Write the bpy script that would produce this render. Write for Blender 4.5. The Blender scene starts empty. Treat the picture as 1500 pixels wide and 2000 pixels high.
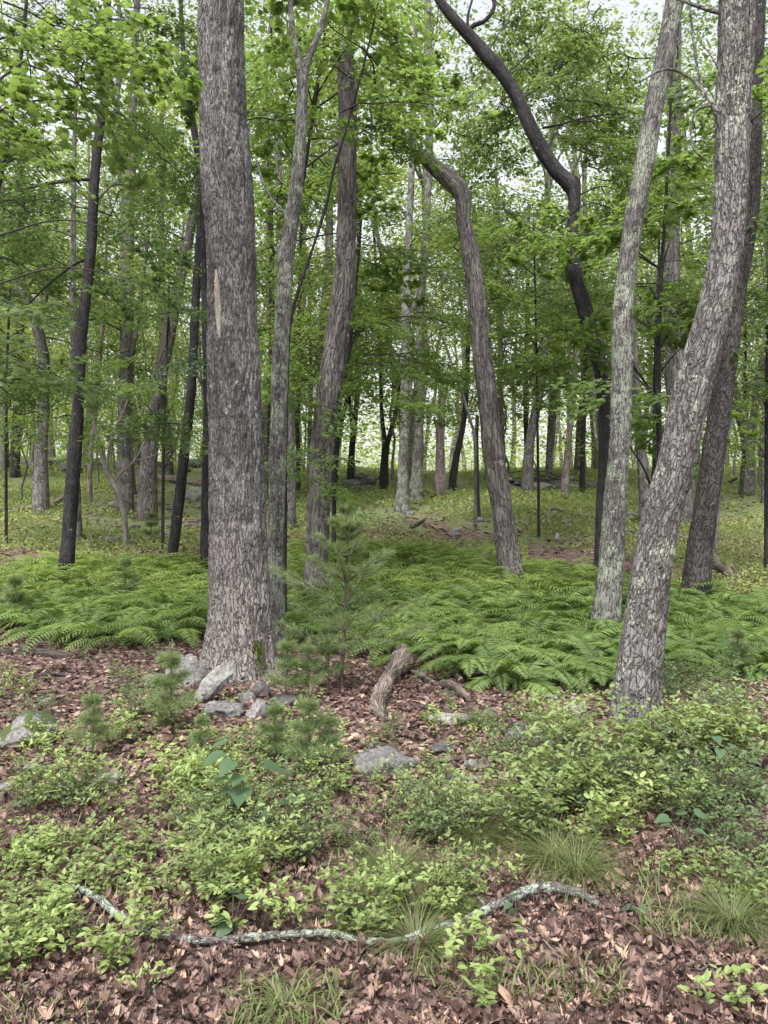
import bpy, math
import numpy as np
from math import radians, pi

# ------------------------------------------------------------------ camera, sky, light, exposure
scene = bpy.context.scene
COL = scene.collection
EYE = 1.6
cam_d = bpy.data.cameras.new("camera")
cam = bpy.data.objects.new("camera", cam_d)
COL.objects.link(cam)
cam.location = (0, 0, EYE)
cam.rotation_euler = (radians(90), 0, 0)
cam_d.sensor_fit = 'VERTICAL'
cam_d.sensor_height = 32.0
cam_d.lens = 24.0
cam_d.clip_end = 2000
cam_d.clip_start = 0.05
scene.camera = cam
scene.render.resolution_x, scene.render.resolution_y = 768, 1024

world = bpy.data.worlds.new("World")
scene.world = world
world.use_nodes = True
wn = world.node_tree
wn.nodes.clear()
wo = wn.nodes.new("ShaderNodeOutputWorld")
bg = wn.nodes.new("ShaderNodeBackground")
sky = wn.nodes.new("ShaderNodeTexSky")
sky.sky_type = 'NISHITA'
sky.sun_disc = False
sky.sun_elevation = radians(58)
sky.sun_rotation = radians(200)
sky.air_density = 1.0
sky.dust_density = 4.0
hs = wn.nodes.new("ShaderNodeHueSaturation")
hs.inputs['Saturation'].default_value = 0.22
hs.inputs['Value'].default_value = 1.25
wn.links.new(sky.outputs[0], hs.inputs['Color'])
wn.links.new(hs.outputs[0], bg.inputs[0])
bg.inputs[1].default_value = 0.15
wn.links.new(bg.outputs[0], wo.inputs[0])

sun_d = bpy.data.lights.new("sun", 'SUN')
sun_d.energy = 1.5
sun_d.angle = radians(18)
sun_d.color = (1.0, 0.97, 0.92)
sun = bpy.data.objects.new("sun", sun_d)
COL.objects.link(sun)
# light comes from behind the camera, slightly left, high up
sun.rotation_euler = (radians(32), 0, radians(-20))
scene.view_settings.view_transform = 'Standard'
scene.view_settings.look = 'None'
scene.view_settings.gamma = 1.0
scene.view_settings.use_curve_mapping = False
scene.view_settings.exposure = 1.08
scene.cycles.max_bounces = 6
scene.cycles.diffuse_bounces = 4
scene.cycles.transmission_bounces = 4

# ------------------------------------------------------------------ helpers
R = np.random.default_rng(11)
PX = 1500.0

def vnoise(p, seed=0):
    """3D value noise, p (N,3) -> (N,) in -1..1"""
    i = np.floor(p).astype(np.int64)
    f = p - i
    f = f * f * (3 - 2 * f)
    def hsh(a, b, c):
        n = (a * 73856093) ^ (b * 19349663) ^ (c * 83492791) ^ (seed * 2654435)
        n = (n ^ (n >> 13)) * 1274126177
        n = n & 0x7fffffff
        n = (n ^ (n >> 16)) & 0xffff
        return n / 32767.5 - 1.0
    r = 0
    for dx in (0, 1):
        for dy in (0, 1):
            for dz in (0, 1):
                w = (f[:, 0] if dx else 1 - f[:, 0]) * (f[:, 1] if dy else 1 - f[:, 1]) * (f[:, 2] if dz else 1 - f[:, 2])
                r = r + w * hsh(i[:, 0] + dx, i[:, 1] + dy, i[:, 2] + dz)
    return r

def softplus(x, k):
    return np.logaddexp(0, x / k) * k

def ground(x, y):
    x = np.asarray(x, float); y = np.asarray(y, float)
    x, y = np.broadcast_arrays(x, y)
    z = 0.14 * softplus(y - 8.8, 0.9) - 0.115 * softplus(y - 33, 2.0)
    z = z + 0.05 * softplus(-x - 5 + 0 * y, 1.0) * np.clip((y - 12) / 12, 0, 1) * np.exp(-np.clip(-x - 20, 0, 99) / 20)
    p = np.stack([x.ravel(), y.ravel(), np.zeros(x.size)], 1)
    amp = np.clip((y - 2) / 18, 0.12, 1.0)
    n = (vnoise(p * 0.35, 1) * 0.16 + vnoise(p * 0.9, 2) * 0.07).reshape(x.shape) * amp
    n2 = (vnoise(p * 2.6, 3) * 0.02 + vnoise(p * 6.5, 4) * 0.010).reshape(x.shape)
    return z + n + n2

def gz(x, y):
    return float(ground(np.array([x]), np.array([y]))[0])

def P(u, v, d):
    return np.array([(u - 750) / PX * d, d, EYE + (1000 - v) / PX * d])

def gp(u, v):
    """the spot of the ground seen at photo pixel u, v"""
    t = np.linspace(1.5, 70, 1400)
    q = ground((u - 750) / PX * t, t) - (EYE + (1000 - v) / PX * t)
    k = np.argmax(q > 0)
    if q[k] <= 0:
        k = len(t) - 1
    d = t[k]
    return np.array([(u - 750) / PX * d, d, gz((u - 750) / PX * d, d)])

def proj(x, y, z):
    return 750 + x / y * PX, 1000 - (z - EYE) / y * PX

def inpoly(u, v, poly):
    c = np.zeros(u.shape, bool)
    n = len(poly)
    for i in range(n):
        x1, y1 = poly[i]; x2, y2 = poly[(i + 1) % n]
        m = ((y1 > v) != (y2 > v)) & (u < (x2 - x1) * (v - y1) / (y2 - y1 + 1e-9) + x1)
        c ^= m
    return c

LM_FG = [(468, 1340, 'the big oak'), (418, 1372, 'the leaning pale slab'), (360, 1360, 'the square mossy boulder'), (38, 1458, 'the moss-capped boulder'), (758, 1520, 'the broad grey boulder'), (1012, 1452, 'the pointed pale stone'),
    (1128, 1402, 'the whitish stone'), (505, 1408, 'the rounded pale stone'), (1000, 1608, 'the shrub-hidden stone'), (905, 1542, 'the flat grey stone'), (212, 1538, 'the pale shrub-bed stone'), (212, 1695, 'the flat litter stone'),
    (668, 1352, 'the pine sapling'), (600, 1520, 'the bluish pine seedling'), (180, 1490, 'the bushy pine seedling'), (330, 1432, 'the boulder pine seedling'), (740, 1390, 'the twisted rotten log'), (870, 1360, 'the split plank'),
    (480, 1625, 'the tall heart-leaved plant'), (1400, 1610, 'the tall round-leaved plant'), (1330, 1690, 'the low round-leaved plant'), (1128, 1728, 'the wide grass tussock'), (815, 1872, 'the bright grass tussock'),
    (765, 1722, 'the dark fine tussock'), (1430, 1825, 'the right edge tussock'), (560, 1985, 'the broad-bladed tuft'), (1240, 1408, 'the front right tree'), (1182, 1258, 'the lichened tree'), (148, 1762, 'the tip of the lichened branch'),
    (400, 1858, 'the sag of the lichened branch'), (1000, 1780, 'the bend of the lichened branch'), (1170, 1780, 'the butt of the lichened branch'), (1480, 1965, 'the split wood fragment'), (870, 1408, 'the moss line'),
    (60, 1282, 'the dark log'), (0, 1990, 'the lower left corner'), (0, 1640, 'the left edge'), (1500, 1520, 'the right edge'), (1500, 1400, 'the upper right shrub bank')]
LM_MID = [(468, 1300, 'the big oak'), (540, 1285, 'the oak companion tree'), (617, 1150, 'the ridged tree'), (1006, 1142, 'the snapped tree'), (1170, 1132, 'the crooked tree'), (1182, 1258, 'the lichened tree'), (1240, 1408, 'the front right tree'),
    (1354, 1178, 'the dark plated tree'), (128, 1138, 'the slender left tree'), (335, 1100, 'the thin wavy tree'), (246, 1065, 'the dead forked sapling'), (668, 1352, 'the pine sapling'), (785, 987, 'the pale centre pair'),
    (860, 946, 'the dead snag'), (934, 1015, 'the charcoal pole'), (1104, 948, 'the brush pile tree'), (80, 945, 'the far left forked tree'), (1402, 1110, 'the twisted pale log'), (750, 926, 'the V-forked tree'),
    (1330, 985, 'the broad pale tree'), (685, 918, 'the dark leaning tree'), (288, 938, 'the thick grey tree'), (244, 925, 'the straight grey tree'), (740, 1390, 'the twisted rotten log'), (870, 1360, 'the split plank'),
    (0, 1150, 'the left edge'), (1500, 1150, 'the right edge'), (1172, 1318, 'the fern-edge round-leaved plant'), (1440, 1330, 'the dark pine seedling'), (1080, 1040, 'the white hooked branch'), (566, 960, 'the blurred grey tree')]
USED = {}
def uniq(base, u, v, marks, xonly=False):
    c = sorted(marks, key=lambda q: math.hypot(q[0] - u, 0 if xonly else (q[1] - v) * 1.5))[:9]
    def rel(q):
        dx, dy = u - q[0], (0 if xonly else v - q[1])
        if xonly: return ('behind, left of ' if dx < -14 else 'behind, right of ' if dx > 14 else 'straight behind ') + q[2]
        far = math.hypot(dx, dy) > 90
        if abs(dx) > abs(dy) * 1.3: w = 'left of ' if dx < 0 else 'right of '
        else: w = 'behind ' if dy < 0 else 'in front of '
        return ('well ' if far else 'just ') + w + q[2]
    opts = [base + ' ' + rel(q) for q in c[:3]]
    for a in range(4):
        for b_ in range(a + 1, 8):
            opts.append(base + ' ' + rel(c[a]) + ', ' + rel(c[b_]).replace('well ', '').replace('just ', ''))
            L_, R_ = (c[a], c[b_]) if c[a][0] < c[b_][0] else (c[b_], c[a])
            if L_[0] < u < R_[0]: opts.append(base + ' between ' + L_[2] + ' and ' + R_[2])
    for o in opts:
        if o not in USED and len(o.split()) <= 16:
            USED[o] = 1; return o
    o = opts[0]; USED[o] = USED.get(o, 0) + 1
    return o

class MB:
    """collects numpy geometry"""
    def __init__(s):
        s.V = []; s.F = []; s.M = []; s.UV = []; s.A = []; s.n = 0
    def add(s, V, F, mat=0, uv=None, rnd=None):
        V = np.asarray(V, np.float32).reshape(-1, 3); F = np.asarray(F, np.int64)
        s.V.append(V); s.F.append(F + s.n); s.M.append(np.full(len(F), mat, np.int32))
        s.UV.append(np.zeros((len(V), 2), np.float32) if uv is None else np.asarray(uv, np.float32))
        s.A.append(np.full(len(V), 0.5, np.float32) if rnd is None else np.broadcast_to(np.asarray(rnd, np.float32), (len(V),)).copy())
        s.n += len(V)
    def mesh(s, name, mats, smooth=True):
        V = np.concatenate(s.V); M = np.concatenate(s.M)
        me = bpy.data.meshes.new(name)
        me.vertices.add(len(V)); me.vertices.foreach_set('co', V.ravel())
        sizes = np.concatenate([np.full(len(f), f.shape[1], np.int32) for f in s.F])
        loops = np.concatenate([f.ravel() for f in s.F]).astype(np.int32)
        me.loops.add(len(loops)); me.loops.foreach_set('vertex_index', loops)
        me.polygons.add(len(sizes))
        st = np.zeros(len(sizes), np.int32); st[1:] = np.cumsum(sizes)[:-1]
        me.polygons.foreach_set('loop_start', st)
        me.polygons.foreach_set('loop_total', sizes)
        me.polygons.foreach_set('material_index', M)
        me.polygons.foreach_set('use_smooth', np.full(len(sizes), smooth))
        uvl = me.uv_layers.new(name='UVMap')
        uvl.data.foreach_set('uv', np.concatenate(s.UV)[loops].ravel())
        at = me.attributes.new('rnd', 'FLOAT', 'POINT')
        at.data.foreach_set('value', np.concatenate(s.A))
        for m in (mats if isinstance(mats, (list, tuple)) else [mats]):
            me.materials.append(m)
        me.update(calc_edges=True)
        return me

def tag(o, label=None, cat=None, group=None, kind=None):
    if label:
        o['label'] = label
        if len(label.split()) > 16: print('LONG', label)
    if cat: o['category'] = cat
    if group: o['group'] = group
    if kind: o['kind'] = kind
    return o

def link(name, me, parent=None, loc=None, rot=None, sc=None):
    o = bpy.data.objects.new(name, me)
    COL.objects.link(o)
    if parent is not None: o.parent = parent
    if loc is not None: o.location = tuple(float(a) for a in loc)
    if rot is not None: o.rotation_euler = tuple(float(a) for a in rot)
    if sc is not None: o.scale = (sc, sc, sc) if np.isscalar(sc) else tuple(sc)
    return o

def empty(name, loc, label, cat, group=None, rot=None, sc=None):
    o = link(name, None, None, loc, rot, sc)
    o.empty_display_size = 0.2
    return tag(o, label, cat, group)

def smooth_path(pts, rad, step):
    pts = np.asarray(pts, float); rad = np.asarray(rad, float)
    if len(pts) == 2:
        n = max(2, int(np.linalg.norm(pts[1] - pts[0]) / step) + 1)
        t = np.linspace(0, 1, n)[:, None]
        return pts[0] * (1 - t) + pts[1] * t, rad[0] * (1 - t[:, 0]) + rad[1] * t[:, 0]
    e = np.vstack([2 * pts[0] - pts[1], pts, 2 * pts[-1] - pts[-2]])
    er = np.concatenate([[rad[0]], rad, [rad[-1]]])
    O, Q = [], []
    for i in range(1, len(e) - 2):
        L = np.linalg.norm(e[i + 1] - e[i]); n = max(1, int(L / step))
        t = np.arange(n) / n
        tt = t[:, None]
        O.append(0.5 * ((2 * e[i]) + (-e[i - 1] + e[i + 1]) * tt + (2 * e[i - 1] - 5 * e[i] + 4 * e[i + 1] - e[i + 2]) * tt ** 2 + (-e[i - 1] + 3 * e[i] - 3 * e[i + 1] + e[i + 2]) * tt ** 3))
        s = t * t * (3 - 2 * t)
        Q.append(er[i] * (1 - s) + er[i + 1] * s)
    O.append(e[-2][None]); Q.append([er[-2]])
    return np.vstack(O), np.concatenate(Q)

def tube(mb, pts, rad, sides=8, mat=0, cap=True, disp=None, rnd=0.5, step=None):
    if step: pts, rad = smooth_path(pts, rad, step)
    pts = np.asarray(pts, float); rad = np.asarray(rad, float)
    n = len(pts)
    T = np.gradient(pts, axis=0)
    T /= np.linalg.norm(T, axis=1)[:, None] + 1e-9
    ref = np.array([0, 1.0, 0]) if abs(T[:, 1]).max() < 0.8 else (np.array([0, 0, 1.0]) if abs(T[:, 2]).max() < 0.9 else np.array([1.0, 0, 0]))
    B = ref - T * (T @ ref)[:, None]; B /= np.linalg.norm(B, axis=1)[:, None] + 1e-9
    A = np.cross(B, T)
    th = np.linspace(0, 2 * pi, sides + 1) + pi / 2   # seam on the side away from ref
    th = th  # one extra column so that the UV closes
    c, s = np.cos(th), np.sin(th)
    D = A[:, None, :] * c[None, :, None] + B[:, None, :] * s[None, :, None]
    ln = np.concatenate([[0], np.cumsum(np.linalg.norm(np.diff(pts, axis=0), axis=1))])
    rr = np.repeat(rad[:, None], sides + 1, 1)
    if disp is not None:
        base = pts[:, None, :] + D * rr[:, :, None]
        rr = rr + disp(base.reshape(-1, 3), D.reshape(-1, 3), np.repeat(ln, sides + 1), np.repeat(rad, sides + 1)).reshape(rr.shape)
        rr[:, -1] = rr[:, 0]
    V = pts[:, None, :] + D * rr[:, :, None]
    mr = float(np.median(rad))
    uv = np.stack([np.broadcast_to((th - th[0]) * mr, (n, sides + 1)), np.repeat(ln[:, None], sides + 1, 1)], 2).reshape(-1, 2)
    i = np.arange(n - 1)[:, None] * (sides + 1); j = np.arange(sides)[None]
    F = np.stack([i + j, i + j + 1, i + j + 1 + sides + 1, i + j + sides + 1], 2).reshape(-1, 4)
    mb.add(V.reshape(-1, 3), F, mat, uv, rnd)
    if cap:
        for row, flip in ((0, True), (n - 1, False)):
            cv = np.vstack([V[row, :-1], V[row].mean(0)[None]])
            k = np.arange(sides)
            f = np.stack([k, (k + 1) % sides, np.full(sides, sides)], 1)
            if flip: f = f[:, ::-1]
            mb.add(cv, f, mat, np.tile([[0.0, ln[row]]], (sides + 1, 1)) + cv[:, :2] * 1.0, rnd)

def frames(dirs, ups):
    """rotation matrices whose x axis is dirs and whose z is close to ups"""
    x = dirs / (np.linalg.norm(dirs, axis=1)[:, None] + 1e-9)
    z = ups - x * np.sum(ups * x, 1)[:, None]
    z /= np.linalg.norm(z, axis=1)[:, None] + 1e-9
    y = np.cross(z, x)
    return np.stack([x, y, z], 2)      # (n,3,3) columns

def scatter(mb, tmpl, pos, Rm, size, mat=0, rnd=None):
    tv, tf = tmpl
    n = len(pos)
    if n == 0: return
    size = np.asarray(size)
    if size.ndim == 1: size = size[:, None]
    sv = tv[None] * size[:, None, :] if size.shape[1] == 3 else tv[None] * size[:, :, None]
    V = np.einsum('nij,nkj->nki', Rm, sv) + pos[:, None, :]
    F = (tf[None] + (np.arange(n) * len(tv))[:, None, None]).reshape(-1, tf.shape[1])
    if rnd is None: rnd = R.random(n)
    mb.add(V.reshape(-1, 3), F, mat, np.tile(tv[:, :2], (n, 1)), np.repeat(rnd, len(tv)))

# leaf outlines (length 1 along x)
T_DIAMOND = (np.array([[0, 0, 0], [.45, -.27, .05], [1, 0, -.06], [.45, .27, .05]]), np.array([[0, 1, 2], [0, 2, 3]]))
T_OVAL = (np.array([[0, 0, 0], [.28, -.2, .05], [.68, -.2, .03], [1, 0, -.1], [.68, .2, .03], [.28, .2, .05], [.3, 0, 0], [.68, 0, -.03]]),
          np.array([[0, 1, 6], [0, 6, 5], [1, 2, 7], [1, 7, 6], [6, 7, 4], [6, 4, 5], [2, 3, 7], [7, 3, 4]]))
_ml = np.array([[0, 0], [.12, -.22], [.02, -.42], [.3, -.36], [.42, -.58], [.56, -.3], [.66, -.34], [.68, -.14], [1, 0],
                [.68, .14], [.66, .34], [.56, .3], [.42, .58], [.3, .36], [.02, .42], [.12, .22]])
_mlz = -0.10 * (np.abs(_ml[:, 1]) * 1.2) ** 1 - 0.12 * _ml[:, 0] ** 2
T_MAPLE = (np.vstack([np.column_stack([_ml, _mlz]), [[.35, 0, 0.02]]]), np.array([[i, (i + 1) % 16, 16] for i in range(16)]))
_hl = np.array([[0, 0], [-.08, -.22], [.1, -.4], [.4, -.4], [.75, -.18], [1, 0], [.75, .18], [.4, .4], [.1, .4], [-.08, .22]])
T_HEART = (np.vstack([np.column_stack([_hl, -0.25 * _hl[:, 0] ** 2 + 0.15 * np.abs(_hl[:, 1])]), [[.35, 0, -.03]]]), np.array([[i, (i + 1) % 10, 10] for i in range(10)]))
_ol = np.array([[0, 0], [.15, -.12], [.28, -.3], [.38, -.14], [.5, -.38], [.62, -.16], [.76, -.26], [1, -.02],
                [.78, .24], [.63, .15], [.52, .36], [.4, .13], [.27, .27], [.14, .1]])
def dead_leaf_tmpl(curl, tw, seed):
    r = np.random.default_rng(seed)
    xy = _ol * (1 + r.uniform(-.2, .2, _ol.shape))
    xy[:, 1] *= r.uniform(.55, 1.2)
    z = curl * (xy[:, 1] ** 2) * 2.0 + tw * (xy[:, 0] - .5) * xy[:, 1] * 1.5 + curl * .5 * (xy[:, 0] - .5) ** 2
    c = np.array([[.45, 0, -.02]])
    return (np.vstack([np.column_stack([xy, z]), c]), np.array([[i, (i + 1) % 14, 14] for i in range(14)]))
T_DEAD = [dead_leaf_tmpl(c, t, k) for k, (c, t) in enumerate([(1.5, .5), (2.6, -.8), (.9, 1.2), (-1.5, .5), (3.4, .3), (1.6, 1.5)])]
T_DEADLO = (np.array([[0, 0, 0], [.25, -.2, .09], [.7, -.24, .02], [1, 0, .1], [.68, .22, .11], [.3, .25, .0], [.5, 0, 0]]),
            np.array([[i, (i + 1) % 6, 6] for i in range(6)]))
T_BLADE = (np.array([[0, -.5, 0], [0, .5, 0], [.35, -.42, .22], [.35, .42, .22], [.7, -.28, .27], [.7, .28, .27], [1, 0, .14]]),
           np.array([[0, 2, 1], [1, 2, 3], [2, 4, 3], [3, 4, 5], [4, 6, 5]]))
T_LANCE = (np.array([[0, 0, 0], [.3, -.1, .06], [1, 0, -.12], [.3, .1, .06]]), np.array([[0, 1, 2], [0, 2, 3]]))
T_NEEDLE = (np.array([[0, -.5, 0], [0, .5, 0], [.6, .4, -.04], [.6, -.4, -.04], [1, 0, -.1]]), np.array([[0, 3, 1], [1, 3, 2], [3, 4, 2]]))

def unit(v):
    v = np.asarray(v, float)
    return v / (np.linalg.norm(v, axis=-1, keepdims=True) + 1e-9)

# ------------------------------------------------------------------ materials
def nmat(name):
    m = bpy.data.materials.new(name); m.use_nodes = True
    nt = m.node_tree; nt.nodes.clear()
    out = nt.nodes.new('ShaderNodeOutputMaterial')
    return m, nt, out
def N(nt, t, **k):
    n = nt.nodes.new(t)
    for a, b in k.items():
        if a.startswith('i_'): n.inputs[a[2:].replace('_', ' ')].default_value = b
        else: setattr(n, a, b)
    return n
def ramp(nt, src, stops):
    r = nt.nodes.new('ShaderNodeValToRGB')
    while len(r.color_ramp.elements) < len(stops): r.color_ramp.elements.new(0.5)
    for e, (p, c) in zip(r.color_ramp.elements, stops):
        e.position = p; e.color = (*c, 1) if len(c) == 3 else c
    nt.links.new(src, r.inputs[0]); return r
def mixc(nt, fac, a, b, bt='MIX'):
    m = nt.nodes.new('ShaderNodeMix'); m.data_type = 'RGBA'; m.blend_type = bt
    def put(i, x):
        if isinstance(x, (tuple, list)): m.inputs[i].default_value = (*x, 1)
        elif isinstance(x, (int, float)): m.inputs[i].default_value = x
        else: nt.links.new(x, m.inputs[i])
    put(0, fac); put(6, a); put(7, b)
    return m.outputs[2]
def g1(x): return (x, x, x)

def leaf_mat(name, dark, light, trans=0.42, tmul=1.5, rough=0.45, yellow=0.0):
    m, nt, out = nmat(name)
    at = N(nt, 'ShaderNodeAttribute', attribute_name='rnd')
    oi = N(nt, 'ShaderNodeObjectInfo')
    tc = N(nt, 'ShaderNodeTexCoord')
    nz = N(nt, 'ShaderNodeTexNoise', i_Scale=1.3, i_Detail=2.0)
    nt.links.new(tc.outputs['Object'], nz.inputs['Vector'])
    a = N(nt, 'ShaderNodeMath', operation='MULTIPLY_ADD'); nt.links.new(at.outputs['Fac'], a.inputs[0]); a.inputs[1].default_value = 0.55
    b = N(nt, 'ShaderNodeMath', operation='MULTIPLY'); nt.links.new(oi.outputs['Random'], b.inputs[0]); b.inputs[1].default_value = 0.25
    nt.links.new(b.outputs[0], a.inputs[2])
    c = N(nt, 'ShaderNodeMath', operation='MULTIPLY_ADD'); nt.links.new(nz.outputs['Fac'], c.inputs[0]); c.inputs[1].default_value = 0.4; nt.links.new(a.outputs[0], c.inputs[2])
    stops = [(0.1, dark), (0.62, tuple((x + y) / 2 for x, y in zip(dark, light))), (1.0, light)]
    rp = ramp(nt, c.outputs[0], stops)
    col = rp.outputs[0]
    pb = N(nt, 'ShaderNodeBsdfPrincipled'); pb.inputs['Roughness'].default_value = rough
    pb.inputs['Specular IOR Level'].default_value = 0.35
    nt.links.new(col, pb.inputs['Base Color'])
    tl = N(nt, 'ShaderNodeBsdfTranslucent')
    tcn = mixc(nt, 1.0, col, (tmul * 1.15, tmul * 1.15, tmul * 0.6), 'MULTIPLY')
    nt.links.new(tcn, tl.inputs[0])
    ms = N(nt, 'ShaderNodeMixShader'); ms.inputs[0].default_value = trans
    nt.links.new(pb.outputs[0], ms.inputs[1]); nt.links.new(tl.outputs[0], ms.inputs[2])
    nt.links.new(ms.outputs[0], out.inputs[0])
    return m

def bark_mat(name, plate, plate2, crack, sc=(0.035, 0.13), lichen=0.3, lcol=(0.36, 0.40, 0.31), bump=0.012, mix=0.5, lscale=7.0, lfine=45.0, foot=None, cross=0.72, wob=1.2):
    m, nt, out = nmat(name)
    uv = N(nt, 'ShaderNodeUVMap', uv_map='UVMap')
    tc = N(nt, 'ShaderNodeTexCoord')
    oi = N(nt, 'ShaderNodeObjectInfo')
    # wobble
    nz = N(nt, 'ShaderNodeTexNoise', i_Scale=9.0, i_Detail=3.0)
    nt.links.new(uv.outputs[0], nz.inputs['Vector'])
    vm = N(nt, 'ShaderNodeVectorMath', operation='SCALE'); vm.inputs[3].default_value = sc[0] * wob
    sub = N(nt, 'ShaderNodeVectorMath', operation='SUBTRACT'); sub.inputs[1].default_value = (.5, .5, .5)
    nt.links.new(nz.outputs['Color'], sub.inputs[0]); nt.links.new(sub.outputs[0], vm.inputs[0])
    ad = N(nt, 'ShaderNodeVectorMath', operation='ADD'); nt.links.new(uv.outputs[0], ad.inputs[0]); nt.links.new(vm.outputs[0], ad.inputs[1])
    mp = N(nt, 'ShaderNodeMapping'); mp.inputs['Scale'].default_value = (1 / sc[0], 1 / sc[1], 1)
    nt.links.new(ad.outputs[0], mp.inputs[0])
    vo = N(nt, 'ShaderNodeTexVoronoi', feature='DISTANCE_TO_EDGE', voronoi_dimensions='2D', i_Scale=1.0)
    nt.links.new(mp.outputs[0], vo.inputs['Vector'])
    vc = N(nt, 'ShaderNodeTexVoronoi', feature='F1', voronoi_dimensions='2D', i_Scale=1.0)
    nt.links.new(mp.outputs[0], vc.inputs['Vector'])
    mp2 = N(nt, 'ShaderNodeMapping'); mp2.inputs['Scale'].default_value = (90, 16, 1)
    nt.links.new(ad.outputs[0], mp2.inputs[0])
    nf = N(nt, 'ShaderNodeTexNoise', i_Scale=1.0, i_Detail=4.0, i_Roughness=0.65)
    nt.links.new(mp2.outputs[0], nf.inputs['Vector'])
    mp3 = N(nt, 'ShaderNodeMapping'); mp3.inputs['Scale'].default_value = (0.62 / sc[0], 0.62 / sc[1], 1)
    nt.links.new(ad.outputs[0], mp3.inputs[0])
    nr = N(nt, 'ShaderNodeTexNoise', i_Scale=1.0, i_Detail=2.5, i_Roughness=0.55, noise_dimensions='2D')
    nt.links.new(mp3.outputs[0], nr.inputs['Vector'])
    s1 = N(nt, 'ShaderNodeMath', operation='SUBTRACT'); nt.links.new(nr.outputs['Fac'], s1.inputs[0]); s1.inputs[1].default_value = 0.5
    s2 = N(nt, 'ShaderNodeMath', operation='ABSOLUTE'); nt.links.new(s1.outputs[0], s2.inputs[0])
    hr = ramp(nt, s2.outputs[0], [(0.0, g1(0.0)), (0.03, g1(0.2)), (0.085, g1(1))])
    hv = ramp(nt, vo.outputs['Distance'], [(0.0, g1(cross)), (0.08, g1(1))])
    hx = N(nt, 'ShaderNodeMath', operation='MULTIPLY'); nt.links.new(hr.outputs[0], hx.inputs[0]); nt.links.new(hv.outputs[0], hx.inputs[1])
    mm = N(nt, 'ShaderNodeMath', operation='MULTIPLY_ADD'); nt.links.new(nf.outputs['Fac'], mm.inputs[0]); mm.inputs[1].default_value = 0.55
    hm = N(nt, 'ShaderNodeMath', operation='MULTIPLY'); nt.links.new(hx.outputs[0], hm.inputs[0]); hm.inputs[1].default_value = 0.7
    nt.links.new(hm.outputs[0], mm.inputs[2])
    ht = mm.outputs[0]
    # colours
    nb = N(nt, 'ShaderNodeTexNoise', i_Scale=2.2, i_Detail=4.0, i_Roughness=0.6)
    nt.links.new(tc.outputs['Object'], nb.inputs['Vector'])
    nbr = ramp(nt, nb.outputs['Fac'], [(0.38, g1(0)), (0.62, g1(1))])
    base = mixc(nt, nbr.outputs[0], plate, plate2)
    cellv = ramp(nt, vc.outputs['Color'], [(0.0, g1(0.85)), (1.0, g1(1.12))])
    base = mixc(nt, 1.0, base, cellv.outputs[0], 'MULTIPLY')
    mp4 = N(nt, 'ShaderNodeMapping'); mp4.inputs['Scale'].default_value = (9, 1.1, 1)
    nt.links.new(uv.outputs[0], mp4.inputs[0])
    ns = N(nt, 'ShaderNodeTexNoise', i_Scale=1.0, i_Detail=3.0, i_Roughness=0.6); nt.links.new(mp4.outputs[0], ns.inputs['Vector'])
    sr = ramp(nt, ns.outputs['Fac'], [(0.33, g1(0.62)), (0.66, g1(1.25))])
    base = mixc(nt, 1.0, base, sr.outputs[0], 'MULTIPLY')
    gr = ramp(nt, nf.outputs['Fac'], [(0.3, g1(0.55)), (0.7, g1(1.35))])
    base = mixc(nt, 0.85, base, gr.outputs[0], 'MULTIPLY')
    if foot:
        sz_ = N(nt, 'ShaderNodeSeparateXYZ'); nt.links.new(tc.outputs['Object'], sz_.inputs[0])
        fa_ = N(nt, 'ShaderNodeMath', operation='MULTIPLY_ADD'); nt.links.new(nb.outputs['Fac'], fa_.inputs[0]); fa_.inputs[1].default_value = 1.2; nt.links.new(sz_.outputs[2], fa_.inputs[2])
        fr_ = N(nt, 'ShaderNodeMapRange'); nt.links.new(fa_.outputs[0], fr_.inputs[0]); fr_.inputs[1].default_value = 1.3; fr_.inputs[2].default_value = 2.5; fr_.inputs[3].default_value = 0.9; fr_.inputs[4].default_value = 0.0
        base = mixc(nt, fr_.outputs[0], base, foot)
    ck = ramp(nt, ht, [(0.24, g1(0)), (0.62, g1(1))])
    col = mixc(nt, ck.outputs[0], crack, base)
    # lichen
    l1 = N(nt, 'ShaderNodeTexNoise', i_Scale=lscale, i_Detail=5.0, i_Roughness=0.62)
    l2 = N(nt, 'ShaderNodeTexNoise', i_Scale=lfine, i_Detail=3.0)
    nt.links.new(tc.outputs['Object'], l1.inputs['Vector']); nt.links.new(tc.outputs['Object'], l2.inputs['Vector'])
    la = N(nt, 'ShaderNodeMath', operation='MULTIPLY_ADD'); nt.links.new(l2.outputs['Fac'], la.inputs[0]); la.inputs[1].default_value = 0.5; nt.links.new(l1.outputs['Fac'], la.inputs[2])
    th = 1.02 - lichen * 0.30
    lr = ramp(nt, la.outputs[0], [(max(0, th - 0.05), g1(0)), (min(1, th + 0.05), g1(1))])
    lm = N(nt, 'ShaderNodeMath', operation='MULTIPLY'); nt.links.new(lr.outputs[0], lm.inputs[0]); nt.links.new(ck.outputs[0], lm.inputs[1])
    lv = ramp(nt, nb.outputs['Fac'], [(0.3, tuple(c * 0.75 for c in lcol)), (0.7, tuple(min(1, c * 1.2) for c in lcol))])
    col = mixc(nt, lm.outputs[0], col, lv.outputs[0])
    ov = ramp(nt, oi.outputs['Random'], [(0, g1(0.85)), (1, g1(1.12))])
    col = mixc(nt, 1.0, col, ov.outputs[0], 'MULTIPLY')
    bp = N(nt, 'ShaderNodeBump'); bp.inputs['Strength'].default_value = 1.0; bp.inputs['Distance'].default_value = bump
    nt.links.new(ht, bp.inputs['Height'])
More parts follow.
